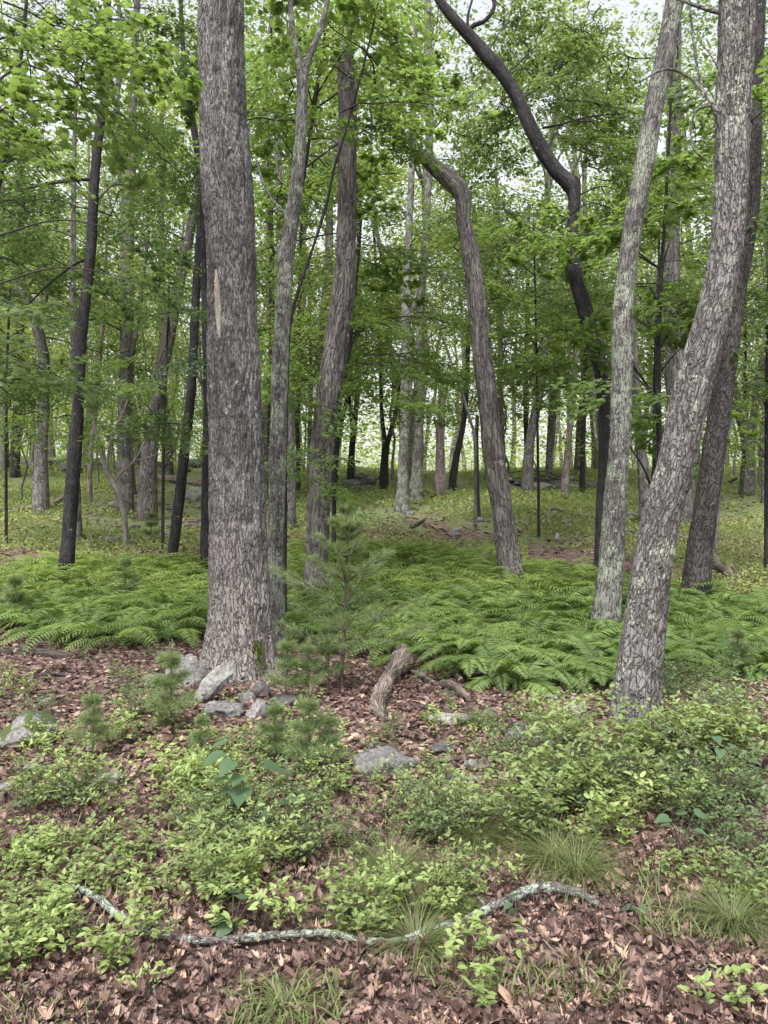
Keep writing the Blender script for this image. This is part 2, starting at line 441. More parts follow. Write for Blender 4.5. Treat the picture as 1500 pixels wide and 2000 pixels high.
    pb = N(nt, 'ShaderNodeBsdfPrincipled'); pb.inputs['Roughness'].default_value = 0.9; pb.inputs['Specular IOR Level'].default_value = 0.2
    nt.links.new(col, pb.inputs['Base Color']); nt.links.new(bp.outputs[0], pb.inputs['Normal'])
    nt.links.new(pb.outputs[0], out.inputs[0])
    return m

B_OAK = bark_mat('bark_oak', (0.26, 0.245, 0.245), (0.145, 0.136, 0.134), (0.040, 0.035, 0.034), (0.017, 0.075), 0.25, bump=0.02, cross=.45, foot=(0.30, 0.268, 0.255))
B_RIDGE = bark_mat('bark_ridged', (0.175, 0.158, 0.150), (0.125, 0.112, 0.108), (0.022, 0.018, 0.018), (0.026, 0.20), 0.30, bump=0.018)
B_PLATE = bark_mat('bark_plated', (0.215, 0.202, 0.195), (0.15, 0.140, 0.135), (0.042, 0.037, 0.035), (0.024, 0.085), 0.62, (0.31, 0.325, 0.27), 0.022, cross=.25, wob=.8, lscale=4.5)
B_LICHEN = bark_mat('bark_lichened', (0.205, 0.192, 0.182), (0.14, 0.128, 0.122), (0.028, 0.024, 0.023), (0.018, 0.11), 0.82, (0.30, 0.33, 0.26), 0.012, lscale=6.0)
B_DARK = bark_mat('bark_dark', (0.050, 0.047, 0.048), (0.032, 0.030, 0.032), (0.010, 0.009, 0.010), (0.025, 0.12), 0.12, (0.22, 0.25, 0.19), 0.008)
B_DARKPLATE = bark_mat('bark_dark_plated', (0.095, 0.086, 0.083), (0.065, 0.059, 0.058), (0.013, 0.011, 0.011), (0.026, 0.10), 0.15, (0.22, 0.25, 0.20), 0.02, cross=.25, wob=.8)
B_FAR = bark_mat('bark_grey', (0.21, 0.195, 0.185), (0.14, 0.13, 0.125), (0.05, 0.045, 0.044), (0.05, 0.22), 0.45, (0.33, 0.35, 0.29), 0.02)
B_SNAG = bark_mat('bark_snag', (0.33, 0.27, 0.26), (0.24, 0.19, 0.185), (0.06, 0.05, 0.05), (0.04, 0.3), 0.2, (0.33, 0.35, 0.29), 0.015)
B_TWIG = bark_mat('bark_twig', (0.075, 0.062, 0.058), (0.05, 0.045, 0.042), (0.02, 0.018, 0.018), (0.02, 0.1), 0.1, bump=0.002)
B_STEM = bark_mat('bark_stem', (0.14, 0.10, 0.085), (0.10, 0.075, 0.065), (0.05, 0.04, 0.035), (0.02, 0.1), 0.15, bump=0.001)
M_WOOD = bark_mat('weathered_wood', (0.36, 0.29, 0.25), (0.26, 0.21, 0.18), (0.05, 0.038, 0.032), (0.014, 0.35), 0.22, (0.30, 0.33, 0.24), 0.012)
M_WOODG = bark_mat('grey_dead_wood', (0.34, 0.31, 0.29), (0.24, 0.21, 0.20), (0.06, 0.05, 0.048), (0.012, 0.25), 0.25, bump=0.006)
M_WOODD = bark_mat('dark_rotten_wood', (0.13, 0.10, 0.095), (0.09, 0.07, 0.066), (0.022, 0.018, 0.017), (0.016, 0.2), 0.2, bump=0.008)
M_LICHB = bark_mat('lichened_branch_bark', (0.09, 0.08, 0.078), (0.13, 0.11, 0.11), (0.03, 0.027, 0.027), (0.012, 0.03), 0.86, (0.27, 0.31, 0.25), 0.004, lscale=14.0, lfine=110.0)
M_SCAR = bark_mat('bare_scar_wood', (0.42, 0.37, 0.32), (0.33, 0.29, 0.25), (0.20, 0.17, 0.15), (0.10, 0.02), 0.0, bump=0.001)

L_CANOPY = leaf_mat('leaf_canopy', (0.060, 0.096, 0.040), (0.155, 0.215, 0.092), 0.56)
L_MAPLE = leaf_mat('leaf_maple', (0.085, 0.138, 0.050), (0.175, 0.245, 0.095), 0.56)
L_DARK = leaf_mat('leaf_dark', (0.040, 0.072, 0.032), (0.100, 0.155, 0.065), 0.45)
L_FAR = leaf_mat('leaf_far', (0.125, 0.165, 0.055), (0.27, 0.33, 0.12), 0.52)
L_SHRUB = leaf_mat('leaf_shrub', (0.11, 0.165, 0.060), (0.32, 0.39, 0.15), 0.38, 1.3)
L_SHRUBY = leaf_mat('leaf_shrub_yellow', (0.18, 0.25, 0.08), (0.42, 0.51, 0.21), 0.4, 1.3)
L_SHRUBD = leaf_mat('leaf_shrub_dark', (0.085, 0.13, 0.058), (0.21, 0.28, 0.13), 0.36, 1.3)
L_FERN = leaf_mat('leaf_fern', (0.065, 0.115, 0.036), (0.25, 0.345, 0.12), 0.42, 1.3, 0.55)
L_FERNY = leaf_mat('leaf_fern_light', (0.11, 0.17, 0.050), (0.31, 0.40, 0.14), 0.42, 1.3, 0.55)
L_GLOW = leaf_mat('leaf_distant_lit', (0.19, 0.25, 0.06), (0.38, 0.46, 0.14), 0.5)  # far leaves coloured brighter, painting in light that the canopy blocks
L_BROAD = leaf_mat('leaf_broad', (0.055, 0.105, 0.055), (0.12, 0.19, 0.095), 0.35, 1.2, 0.5)
L_PINE = leaf_mat('pine_needles', (0.10, 0.15, 0.065), (0.27, 0.33, 0.155), 0.3, 1.2, 0.5)
L_GRASS = leaf_mat('grass_blade', (0.08, 0.11, 0.04), (0.24, 0.27, 0.11), 0.3, 1.2, 0.5)
L_COVER = leaf_mat('ground_cover_leaf', (0.16, 0.205, 0.07), (0.38, 0.44, 0.17), 0.32, 1.2, 0.6)
L_MOSS = leaf_mat('moss_green', (0.035, 0.06, 0.008), (0.10, 0.13, 0.015), 0.1, 1.0, 0.9)

def dead_mat():
    m, nt, out = nmat('dead_leaf_brown')
    at = N(nt, 'ShaderNodeAttribute', attribute_name='rnd')
    oi = N(nt, 'ShaderNodeObjectInfo')
    ad = N(nt, 'ShaderNodeMath', operation='ADD'); nt.links.new(at.outputs['Fac'], ad.inputs[0]); nt.links.new(oi.outputs['Random'], ad.inputs[1])
    fr = N(nt, 'ShaderNodeMath', operation='FRACT'); nt.links.new(ad.outputs[0], fr.inputs[0])
    rp = ramp(nt, fr.outputs[0], [(0.0, (0.034, 0.019, 0.015)), (0.3, (0.088, 0.052, 0.042)), (0.65, (0.180, 0.112, 0.091)), (0.9, (0.29, 0.198, 0.165)), (1.0, (0.45, 0.31, 0.22))])
    tc = N(nt, 'ShaderNodeTexCoord')
    nz = N(nt, 'ShaderNodeTexNoise', i_Scale=25.0, i_Detail=4.0); nt.links.new(tc.outputs['Object'], nz.inputs['Vector'])
    vr = ramp(nt, nz.outputs['Fac'], [(0.3, g1(0.65)), (0.7, g1(1.25))])
    col = mixc(nt, 1.0, rp.outputs[0], vr.outputs[0], 'MULTIPLY')
    pb = N(nt, 'ShaderNodeBsdfPrincipled'); pb.inputs['Roughness'].default_value = 0.55; pb.inputs['Specular IOR Level'].default_value = 0.35
    nt.links.new(col, pb.inputs['Base Color'])
    nt.links.new(pb.outputs[0], out.inputs[0])
    return m
M_DEAD = dead_mat()

def ground_mat():
    m, nt, out = nmat('forest_floor_soil')
    tc = N(nt, 'ShaderNodeTexCoord')
    v = N(nt, 'ShaderNodeTexVoronoi', feature='F1', i_Scale=17.0); v.inputs['Randomness'].default_value = 1
    nz = N(nt, 'ShaderNodeTexNoise', i_Scale=14.0, i_Detail=5.0)
    nt.links.new(tc.outputs['Object'], nz.inputs['Vector'])
    mx = mixc(nt, 0.12, tc.outputs['Object'], nz.outputs['Color'])
    nt.links.new(mx, v.inputs['Vector'])
    sp = N(nt, 'ShaderNodeSeparateColor'); nt.links.new(v.outputs['Color'], sp.inputs[0])
    rp = ramp(nt, sp.outputs[0], [(0, (0.055, 0.034, 0.028)), (0.35, (0.11, 0.068, 0.056)), (0.7, (0.19, 0.125, 0.105)), (1, (0.29, 0.20, 0.17))])
    n2 = N(nt, 'ShaderNodeTexNoise', i_Scale=0.55, i_Detail=6.0, i_Roughness=0.65); nt.links.new(tc.outputs['Object'], n2.inputs['Vector'])
    n3 = N(nt, 'ShaderNodeTexNoise', i_Scale=9.0, i_Detail=5.0, i_Roughness=0.7); nt.links.new(tc.outputs['Object'], n3.inputs['Vector'])
    grn = ramp(nt, n3.outputs['Fac'], [(0.3, (0.085, 0.115, 0.04)), (0.7, (0.20, 0.25, 0.085))])
    # green cover only in the far half of the wood
    sx = N(nt, 'ShaderNodeSeparateXYZ'); nt.links.new(tc.outputs['Object'], sx.inputs[0])
    mr = N(nt, 'ShaderNodeMapRange'); nt.links.new(sx.outputs[1], mr.inputs[0]); mr.inputs[1].default_value = 9; mr.inputs[2].default_value = 24
    mr.inputs[3].default_value = -0.16; mr.inputs[4].default_value = 0.20
    a = N(nt, 'ShaderNodeMath', operation='ADD'); nt.links.new(n2.outputs['Fac'], a.inputs[0]); nt.links.new(mr.outputs[0], a.inputs[1])
    gm = ramp(nt, a.outputs[0], [(0.46, g1(0)), (0.56, g1(0.85))])
    col = mixc(nt, gm.outputs[0], rp.outputs[0], grn.outputs[0])
    bp = N(nt, 'ShaderNodeBump'); bp.inputs['Distance'].default_value = 0.03
    nt.links.new(v.outputs['Distance'], bp.inputs['Height'])
    pb = N(nt, 'ShaderNodeBsdfPrincipled'); pb.inputs['Roughness'].default_value = 0.9
    nt.links.new(col, pb.inputs['Base Color']); nt.links.new(bp.outputs[0], pb.inputs['Normal'])
    nt.links.new(pb.outputs[0], out.inputs[0])
    return m
M_GROUND = ground_mat()

def rock_mat(name, c1, c2, moss=0.0, lich=0.5):
    m, nt, out = nmat(name)
    tc = N(nt, 'ShaderNodeTexCoord'); geo = N(nt, 'ShaderNodeNewGeometry')
    n1 = N(nt, 'ShaderNodeTexNoise', i_Scale=7.0, i_Detail=8.0, i_Roughness=0.7); nt.links.new(geo.outputs['Position'], n1.inputs['Vector'])
    n2 = N(nt, 'ShaderNodeTexNoise', i_Scale=38.0, i_Detail=4.0); nt.links.new(geo.outputs['Position'], n2.inputs['Vector'])
    rp = ramp(nt, n1.outputs['Fac'], [(0.3, c1), (0.65, c2)])
    v2 = ramp(nt, n2.outputs['Fac'], [(0.35, g1(0.6)), (0.65, g1(1.3))])
    col = mixc(nt, 1.0, rp.outputs[0], v2.outputs[0], 'MULTIPLY')
    n4 = N(nt, 'ShaderNodeTexNoise', i_Scale=16.0, i_Detail=6.0, i_Roughness=0.6); nt.links.new(geo.outputs['Position'], n4.inputs['Vector'])
    lr = ramp(nt, n4.outputs['Fac'], [(0.66 - lich * .2, g1(0)), (0.72 - lich * .2, g1(0.9))])
    col = mixc(nt, lr.outputs[0], col, (0.26, 0.29, 0.23))
    if moss:
        n3 = N(nt, 'ShaderNodeTexNoise', i_Scale=5.0, i_Detail=5.0); nt.links.new(geo.outputs['Position'], n3.inputs['Vector'])
        sz = N(nt, 'ShaderNodeSeparateXYZ'); nt.links.new(geo.outputs['Normal'], sz.inputs[0])
        mu = N(nt, 'ShaderNodeMath', operation='MULTIPLY_ADD'); nt.links.new(sz.outputs[2], mu.inputs[0]); mu.inputs[1].default_value = 0.35; nt.links.new(n3.outputs['Fac'], mu.inputs[2])
        mr = ramp(nt, mu.outputs[0], [(0.86 - moss * .3, g1(0)), (0.92 - moss * .3, g1(1))])
        col = mixc(nt, mr.outputs[0], col, (0.055, 0.075, 0.018))
    bp = N(nt, 'ShaderNodeBump'); bp.inputs['Distance'].default_value = 0.03; nt.links.new(n1.outputs['Fac'], bp.inputs['Height'])
    bp2 = N(nt, 'ShaderNodeBump'); bp2.inputs['Distance'].default_value = 0.008; nt.links.new(n2.outputs['Fac'], bp2.inputs['Height']); nt.links.new(bp.outputs[0], bp2.inputs['Normal'])
    pb = N(nt, 'ShaderNodeBsdfPrincipled'); pb.inputs['Roughness'].default_value = 0.9
    nt.links.new(col, pb.inputs['Base Color']); nt.links.new(bp2.outputs[0], pb.inputs['Normal'])
    nt.links.new(pb.outputs[0], out.inputs[0])
    return m
M_ROCK = rock_mat('rock_grey', (0.085, 0.082, 0.082), (0.21, 0.20, 0.195), 0, .35)
M_ROCKL = rock_mat('rock_pale', (0.13, 0.125, 0.12), (0.29, 0.275, 0.265), 0, 0.4)
M_ROCKM = rock_mat('rock_mossy', (0.10, 0.095, 0.095), (0.23, 0.215, 0.21), 0.45, 0.5)
M_ROCKD = rock_mat('rock_dark', (0.05, 0.047, 0.047), (0.12, 0.115, 0.115), 0.0, 0.3)
M_GRAVEL = rock_mat('pale_gravel', (0.36, 0.34, 0.33), (0.55, 0.52, 0.50), 0, 0)

# ------------------------------------------------------------------ ground
def axis(vals):
    out = []
    for a, b, s in vals: out.append(np.arange(a, b, s))
    return np.concatenate(out + [[vals[-1][1]]])
gx = axis([(-180, -60, 12), (-60, -20, 2.5), (-20, -7, .5), (-7, 7, .07), (7, 20, .5), (20, 60, 2.5), (60, 180, 12)])
gy = axis([(-30, 0, 3), (0, 1.6, .4), (1.6, 10, .07), (10, 18, .15), (18, 40, .5), (40, 90, 2), (90, 250, 10)])
X, Y = np.meshgrid(gx, gy)
Z = ground(X, Y)
mb = MB()
nx, ny = len(gx), len(gy)
i = np.arange(ny - 1)[:, None] * nx; j = np.arange(nx - 1)[None]
mb.add(np.stack([X, Y, Z], 2).reshape(-1, 3), np.stack([i + j, i + j + 1, i + j + 1 + nx, i + j + nx], 2).reshape(-1, 4))
floor = link('forest_floor', mb.mesh('forest_floor', M_GROUND)); tag(floor, kind='structure')

# gravel track beyond the trees
mb = MB()
xs = np.linspace(-30, 45, 90); 
rows = []
for k in np.linspace(-1, 1, 7):
    yy = 41 + 1.2 * np.sin(xs * 0.12) + k * 3.0
    rows.append(np.stack([xs, yy, ground(xs, yy) + 0.03 + 0.05 * (1 - abs(k))], 1))
G = np.array(rows); i = np.arange(6)[:, None] * 90; j = np.arange(89)[None]
mb.add(G.reshape(-1, 3), np.stack([i + j, i + j + 1, i + j + 91, i + j + 90], 2).reshape(-1, 4))
tag(link('gravel_path', mb.mesh('gravel_path', M_GRAVEL)), kind='structure')

# ------------------------------------------------------------------ leafy sprays (shared by many branches)
def make_spray(seed, L, n2, leaf, lsize, per, mats, flat=0.12, up=0.15, droop=0.25, tilt=0.35, spread=1.0, gauss3=0.0):
    r = np.random.default_rng(seed)
    mb = MB()
    t = np.linspace(0, 1, 9)
    side = np.cumsum(r.normal(0, .03, 9)) * L
    main = np.stack([t * L, side, (up * t - droop * t ** 2) * L + np.cumsum(r.normal(0, .012, 9)) * L], 1); main[0] = 0
    tube(mb, main, np.linspace(.011, .002, 9) * (L / 1.6), 4, 1, False)
    AP, AD = [], []
    for k in range(n2):
        s = .12 + .88 * (k + r.random()) / n2
        p = np.array([np.interp(s, t, main[:, c]) for c in range(3)])
        a = (1 if k % 2 else -1) * r.uniform(.5, 1.15) * spread
        l2 = L * r.uniform(.25, .5) * (1.1 - .75 * s)
        d = np.array([math.cos(a), math.sin(a), r.normal(.05, .15 + flat)])
        m = 6
        tt = np.linspace(0, 1, m)
        seg = p + d * l2 * tt[:, None] + np.array([0, 0, -.18]) * l2 * (tt ** 2)[:, None] + np.cumsum(r.normal(0, .02, (m, 3)), 0) * l2
        seg[0] = p
        tube(mb, seg, np.linspace(.004, .0012, m) * (L / 1.6), 3, 1, False)
        AP.append(seg[1:]); AD.append(np.tile(d, (m - 1, 1)))
        for q in range(4):
            ss = r.uniform(.2, .95); pp = seg[0] + (seg[-1] - seg[0]) * ss
            b = a + (1 if q % 2 else -1) * r.uniform(.5, 1.0)
            d3 = np.array([math.cos(b), math.sin(b), r.normal(0, .1 + flat)])
            l3 = l2 * r.uniform(.25, .5)
            e = pp + d3 * l3 * np.linspace(.2, 1, 4)[:, None]
            tube(mb, np.array([pp, e[-1]]), [.0016 * L / 1.6, .0008 * L / 1.6], 3, 1, False)
            AP.append(e); AD.append(np.tile(d3, (4, 1)))
    AP = np.vstack(AP); AD = np.vstack(AD)
    n = int(len(AP) * per)
    idx = r.integers(0, len(AP), n)
    pos = AP[idx] + r.normal(0, 1, (n, 3)) * np.array([.035, .035, .02 + flat * .12]) * L / 1.6
    if gauss3: pos += r.normal(0, gauss3, (n, 3)) * np.array([1, 1, .6])
    d = AD[idx]
    ang = r.choice([-1, 1], n) * r.uniform(.2, 1.2, n)
    dd = np.stack([d[:, 0] * np.cos(ang) - d[:, 1] * np.sin(ang), d[:, 0] * np.sin(ang) + d[:, 1] * np.cos(ang), r.normal(-.2, .25, n)], 1)
    up_ = np.stack([r.normal(0, tilt, n), r.normal(0, tilt, n), np.ones(n)], 1)
    scatter(mb, leaf, pos, frames(dd, up_), lsize * r.uniform(.65, 1.2, n), 0, r.random(n))
    return mb.mesh('leafy_branch', mats)

SP_MAPLE = [make_spray(100 + k, 1.5, 13, T_MAPLE, .085, 1.05, [L_MAPLE, B_TWIG], .05, .1, .25, .28) for k in range(3)]
SP_MAPLED = [make_spray(110 + k, 1.5, 12, T_MAPLE, .085, 1.0, [L_DARK, B_TWIG], .06, .1, .3, .32) for k in range(2)]
SP_BEECH = [make_spray(120 + k, 1.6, 15, T_DIAMOND, .08, 1.7, [L_MAPLE, B_TWIG], .05, .15, .3, .3) for k in range(3)]
SP_OAKD = [make_spray(130 + k, 2.2, 16, T_DIAMOND, .11, 1.5, [L_DARK, B_TWIG], .25, .3, .35, .6) for k in range(3)]
SP_CAN = [make_spray(140 + k, 2.8, 18, T_DIAMOND, .115, 2.0, [L_CANOPY, B_TWIG], .35, .35, .3, .6, gauss3=.06) for k in range(4)]
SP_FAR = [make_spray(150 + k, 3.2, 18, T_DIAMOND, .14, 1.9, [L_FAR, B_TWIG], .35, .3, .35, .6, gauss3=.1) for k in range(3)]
SP_BIG = [make_spray(160 + k, 1.1, 9, T_OVAL, .15, 1.1, [L_MAPLE, B_TWIG], .1, .1, .35, .35) for k in range(2)]
SP_ELL = [make_spray(170 + k, 1.6, 15, T_OVAL, .09, 1.2, [L_CANOPY, B_TWIG], .12, .1, .3, .4) for k in range(3)]

# ------------------------------------------------------------------ trunks
def bark_disp(amp, lump, sx=26.0, sz=5.0, seed=5, knots=(), flare=None):
    def f(p, D, ln, rad):
        q = np.stack([p[:, 0] * sx, p[:, 1] * sx, p[:, 2] * sz], 1)
        w = vnoise(q * .45, seed) * .9
        q2 = q + w[:, None] * np.array([1, 1, .6])
        ridge = np.abs(vnoise(q2, seed + 1))
        ridge2 = np.abs(vnoise(q2 * 2.1, seed + 2))
        o = amp * (np.minimum(ridge * 3.0, 1.0) - .6) + amp * .4 * (np.minimum(ridge2 * 2.5, 1) - .5)
        o = o + lump * rad * (vnoise(p * 2.6, seed + 3) * .7 + vnoise(p * 5.5, seed + 4) * .4)
        for (kp, kr, kh) in knots:
            dd = np.linalg.norm(p - kp, axis=1)
            o = o + kh * np.exp(-(dd / kr) ** 2)
        if flare:
            fz, fa, nl = flare
            th = np.arctan2(D[:, 1], D[:, 0])
            k = np.exp(-np.clip(p[:, 2] - fz, 0, 9) / .28)
            o = o + fa * k * (.35 + .65 * np.cos(th * nl + 1.0) ** 2)
        return o
    return f

def pxpath(pts, d, dd=0.0):
    """photo points (u, v, width) on an upright at distance d -> 3D points and radii; dd leans it away with height"""
    out, rad = [], []
    v0 = pts[0][1]
    for (u, v, w) in pts:
        dk = d + dd * (v0 - v) / 1000.0
        out.append(P(u, v, dk)); rad.append(w / 2 / PX * dk)
    return np.array(out), np.array(rad)

def rel_mesh(mb, org):
    for k in range(len(mb.V)): mb.V[k] = (mb.V[k] - np.asarray(org, np.float32))

def tree(name, label, cat, pts, mat, d=None, dd=0.0, sides=24, step=.12, disp=None, group=None, limbs=(), top_extra=True, ext=None):
    """pts base first. Returns the thing, its origin and its 3D centre line."""
    if d is None:
        b = gp(pts[0][0], pts[0][1]); d = b[1]
    path, rad = pxpath(pts, d, dd)
    g = gz(path[0][0], path[0][1])
    # sink the foot into the ground
    path = np.vstack([[path[0][0], path[0][1], min(g, path[0][2]) - 0.25], path]) if path[0][2] > g - .1 else path
    if len(rad) < len(path): rad = np.concatenate([[rad[0] * 1.08], rad])
    org = np.array([path[0][0], path[0][1], g])
    t = empty(name, org, label, cat, group)
    m = MB()
    tube(m, path, rad, sides, 0, True, disp, step=step)
    rel_mesh(m, org)
    link('trunk', m.mesh('trunk', mat), t)
    for lp in limbs:
        lpth, lr = pxpath(lp, d if len(lp[0]) < 4 else lp[0][3], dd) if len(lp[0]) == 3 else (np.array([P(q[0], q[1], q[3]) for q in lp]), np.array([q[2] / 2 / PX * q[3] for q in lp]))
        m = MB(); tube(m, lpth, lr, max(6, sides // 3), 0, True, step=step); rel_mesh(m, org)
        link('limb', m.mesh('limb', mat), t)
    return t, org, path

def add_sprays(t, org, path, lib, n, z0, z1, sc=(.8, 1.3), r=R, az=None, pitch=0.1):
    """branches leaving the stem between heights z0 and z1"""
    zs = path[:, 2]
    for k in range(n):
        z = z0 + (z1 - z0) * (k + r.random()) / n
        p = np.array([np.interp(z, zs, path[:, 0]), np.interp(z, zs, path[:, 1]), z]) if np.all(np.diff(zs) > 0) else path[np.argmin(abs(zs - z))]
        a = r.uniform(0, 2 * pi) if az is None else r.normal(az[0], az[1])
        link('branch', lib[int(r.integers(len(lib)))], t, p - org, (r.normal(0, .25), -r.normal(pitch, .2), a), r.uniform(*sc))

def clusters(t, org, path, lib, cl, sc=(.8, 1.25), mat=B_TWIG, limb_w=.010, r=R, L=1.5, face=None):
    """foliage sprays around photo spots (u, v, ru, rv, n, dmin, dmax), each carried by a thin limb from the stem"""
    for (u, v, ru, rv, n, d0, d1) in cl:
        n = max(2, int(n * .72))
        # one limb toward the cluster
        dm = (d0 + d1) / 2
        c = P(u, v, dm)
        s = path[np.argmin(np.linalg.norm(path - (c - np.array([0, 0, .5])), axis=1))]
        mid = (s + c) / 2 + np.array([0, 0, .10]) * np.linalg.norm(c - s) + r.normal(0, .03, 3) * np.linalg.norm(c - s)
        m = MB(); tube(m, np.array([s, mid, c]), [limb_w * 1.4, limb_w, limb_w * .4], 6, 0, False, step=.12); rel_mesh(m, org)
        link('limb', m.mesh('limb', mat), t)
        for k in range(n):
            a = r.uniform(0, 2 * pi); q = math.sqrt(r.random())
            p = P(u + ru * q * math.cos(a), v + rv * q * math.sin(a), r.uniform(d0, d1))
            dr = p - (s * .5 + c * .5)
            az = math.atan2(dr[1], dr[0]) + r.normal(0, .6)
            k_ = r.uniform(*sc)
            p = p - np.array([math.cos(az), math.sin(az), 0]) * L * .45 * k_
            link('branch', lib[int(r.integers(len(lib)))], t, p - org, (r.normal(0, .2), r.normal(.05, .15), az), k_)

# --- A: the big oak
kA = [(P(470, 330, 7.1), .16, .045), (P(455, 280, 7.2), .10, .02), (P(412, 560, 7.2), .10, .02)]
dA = gp(468, 1325)[1] + .12
oak, oorg, opath = tree('oak_tree', 'massive oak with deeply furrowed grey bark and flared base, left of centre', 'tree',
    [(470, 1330, 150), (468, 1300, 136), (470, 1250, 124), (470, 1200, 117), (466, 1100, 109), (464, 1000, 105), (462, 900, 103), (459, 800, 99), (456, 700, 97), (454, 600, 95),
     (452, 500, 92), (447, 400, 94), (442, 330, 96), (438, 280, 93), (436, 200, 88), (432, 100, 86), (431, 0, 86), (430, -150, 84), (432, -400, 78), (440, -800, 66)], B_OAK, d=dA, sides=150, step=.022,
    disp=bark_disp(.020, .06, 24, 5, 5, knots=[(P(478, 318, dA - .25), .13, .035)], flare=(.05, .09, 3.5)))
# bare scar
m = MB()
sc_ = [(421, 525, 4), (423, 560, 12), (425, 600, 13), (427, 640, 10), (428, 670, 5), (429, 692, 2)]
pp = np.array([P(u, v, dA - .245) for u, v, w in sc_]); ww = np.array([w / 2 / PX * dA for u, v, w in sc_])
for k in range(len(pp)):
    pp[k][1] += .03
tube(m, pp, ww, 12, 0, True, step=.03); rel_mesh(m, oorg)
link('bark_scar', m.mesh('bark_scar', M_SCAR), oak)
# moss at the foot
def blob_surface(m, centre, size, n, tmpl, ls, r=R):
    p = r.normal(0, 1, (n, 3)); p /= np.linalg.norm(p, axis=1)[:, None]
    pos = centre + p * size * r.uniform(.6, 1, (n, 1))
    scatter(m, tmpl, pos, frames(r.normal(0, 1, (n, 3)), p + [0, 0, .5]), ls * r.uniform(.6, 1.3, n), 0)

tree('leaning_tree', 'slim lichen-flecked tree rising close behind the right side of the big oak', 'tree',
    [(545, 1285, 40), (540, 1200, 34), (537, 1100, 31), (540, 1000, 31), (542, 900, 33), (545, 800, 31), (548, 700, 31), (553, 600, 29), (560, 500, 30), (572, 420, 28), (582, 330, 24), (588, 250, 22), (591, 150, 20)],
    B_LICHEN, d=8.6, sides=40, step=.05, disp=bark_disp(.008, .08, 30, 6, 15),
    limbs=[[(591, 170, 16), (585, 130, 13), (572, 60, 11), (565, -30, 10), (560, -150, 8)], [(591, 160, 15), (604, 110, 13), (625, 60, 11), (640, 0, 10), (655, -90, 8)], [(572, 430, 9), (540, 400, 7), (515, 360, 5), (500, 310, 4)]])
T_a2 = bpy.data.objects[-1] if False else None

dC = 11.0
treeC, oC, pC = tree('ridged_tree', 'leaning dark ridged-bark tree standing behind the pine sapling', 'tree',
    [(617, 1150, 52), (619, 1100, 44), (622, 1000, 44), (627, 900, 45), (637, 800, 45), (652, 700, 45), (667, 600, 44), (675, 500, 38), (678, 400, 36), (678, 300, 35), (678, 200, 34), (674, 100, 32), (672, 0, 32), (672, -200, 28), (680, -500, 22)],
    B_RIDGE, d=dC, sides=64, step=.05, disp=bark_disp(.014, .07, 20, 4, 25))
treeD, oD, pD = tree('snapped_tree', 'ridged tree bent over at a knee and snapped off at its splintered top', 'broken tree',
    [(1006, 1142, 50), (992, 1080, 43), (982, 1000, 40), (966, 900, 40), (954, 800, 37), (943, 700, 37), (933, 600, 37), (920, 500, 35), (907, 440, 29), (905, 405, 29), (903, 385, 31), (896, 368, 33), (880, 352, 33), (855, 332, 30), (835, 314, 26), (815, 298, 20)],
    B_RIDGE, sides=64, step=.04, disp=bark_disp(.013, .09, 22, 4, 35, flare=(gp(1006, 1142)[2], .05, 2)))
d_ = pD[0][1]
for (a, b, w) in (((820, 300), (783, 285), 9), ((816, 296), (795, 300), 7), ((812, 297), (775, 279), 5), ((818, 304), (790, 312), 4)):
    m = MB(); tube(m, [P(*a, d_), P((a[0] + b[0]) / 2, (a[1] + b[1]) / 2 - 2, d_ + .02), P(*b, d_)], np.array([w, w * .7, 1.5]) / 2 / PX * d_, 5, 0, step=.05); rel_mesh(m, oD)
    link('splinter', m.mesh('splinter', B_DARKPLATE), treeD)
treeE, oE, pE = tree('crooked_tree', 'smooth dark crooked tree whose upper trunk bends sharply to the left', 'tree',
    [(1170, 1132, 26), (1172, 1080, 22), (1176, 1000, 24), (1181, 900, 23), (1180, 800, 25), (1175, 740, 26), (1165, 690, 29), (1152, 640, 31), (1138, 590, 31), (1124, 540, 28), (1119, 490, 22), (1119, 430, 22), (1121, 385, 23),
     (1110, 358, 29), (1087, 335, 29), (1064, 300, 28), (1042, 260, 26), (1024, 222, 26), (1012, 195, 25), (985, 150, 26), (950, 108, 26), (915, 68, 22), (885, 35, 19), (858, 0, 17), (840, -40, 15), (800, -120, 14)],
    B_DARK, sides=40, step=.05, disp=bark_disp(.004, .10, 24, 6, 45),
    limbs=[[(915, 60, 9), (925, 50, 9), (945, 42, 8), (960, 25, 8), (965, 5, 7), (950, -25, 5)], [(1115, 345, 10), (1128, 352, 10), (1130, 378, 9)], [(914, 58, 6), (914, 30, 5), (925, -10, 4)],
            [(1060, 250, 5), (1100, 242, 4), (1150, 228, 3), (1210, 222, 2)]])
treeF, oF, pF = tree('lichened_tree', 'slim lichen-blotched tree with a dark knot, left of the front right tree', 'tree',
    [(1182, 1258, 52), (1184, 1200, 50), (1194, 1100, 48), (1200, 1000, 44), (1208, 900, 40), (1213, 800, 38), (1215, 700, 40), (1217, 600, 38), (1228, 500, 36), (1243, 400, 36), (1262, 300, 36), (1279, 200, 36), (1300, 100, 34), (1318, 0, 34), (1335, -100, 32), (1360, -300, 28)],
    B_LICHEN, sides=72, step=.035, disp=bark_disp(.009, .08, 28, 6, 55, flare=(gp(1182, 1258)[2], .045, 2), knots=[(P(1228, 703, gp(1182, 1258)[1] - .06), .045, .05)]))
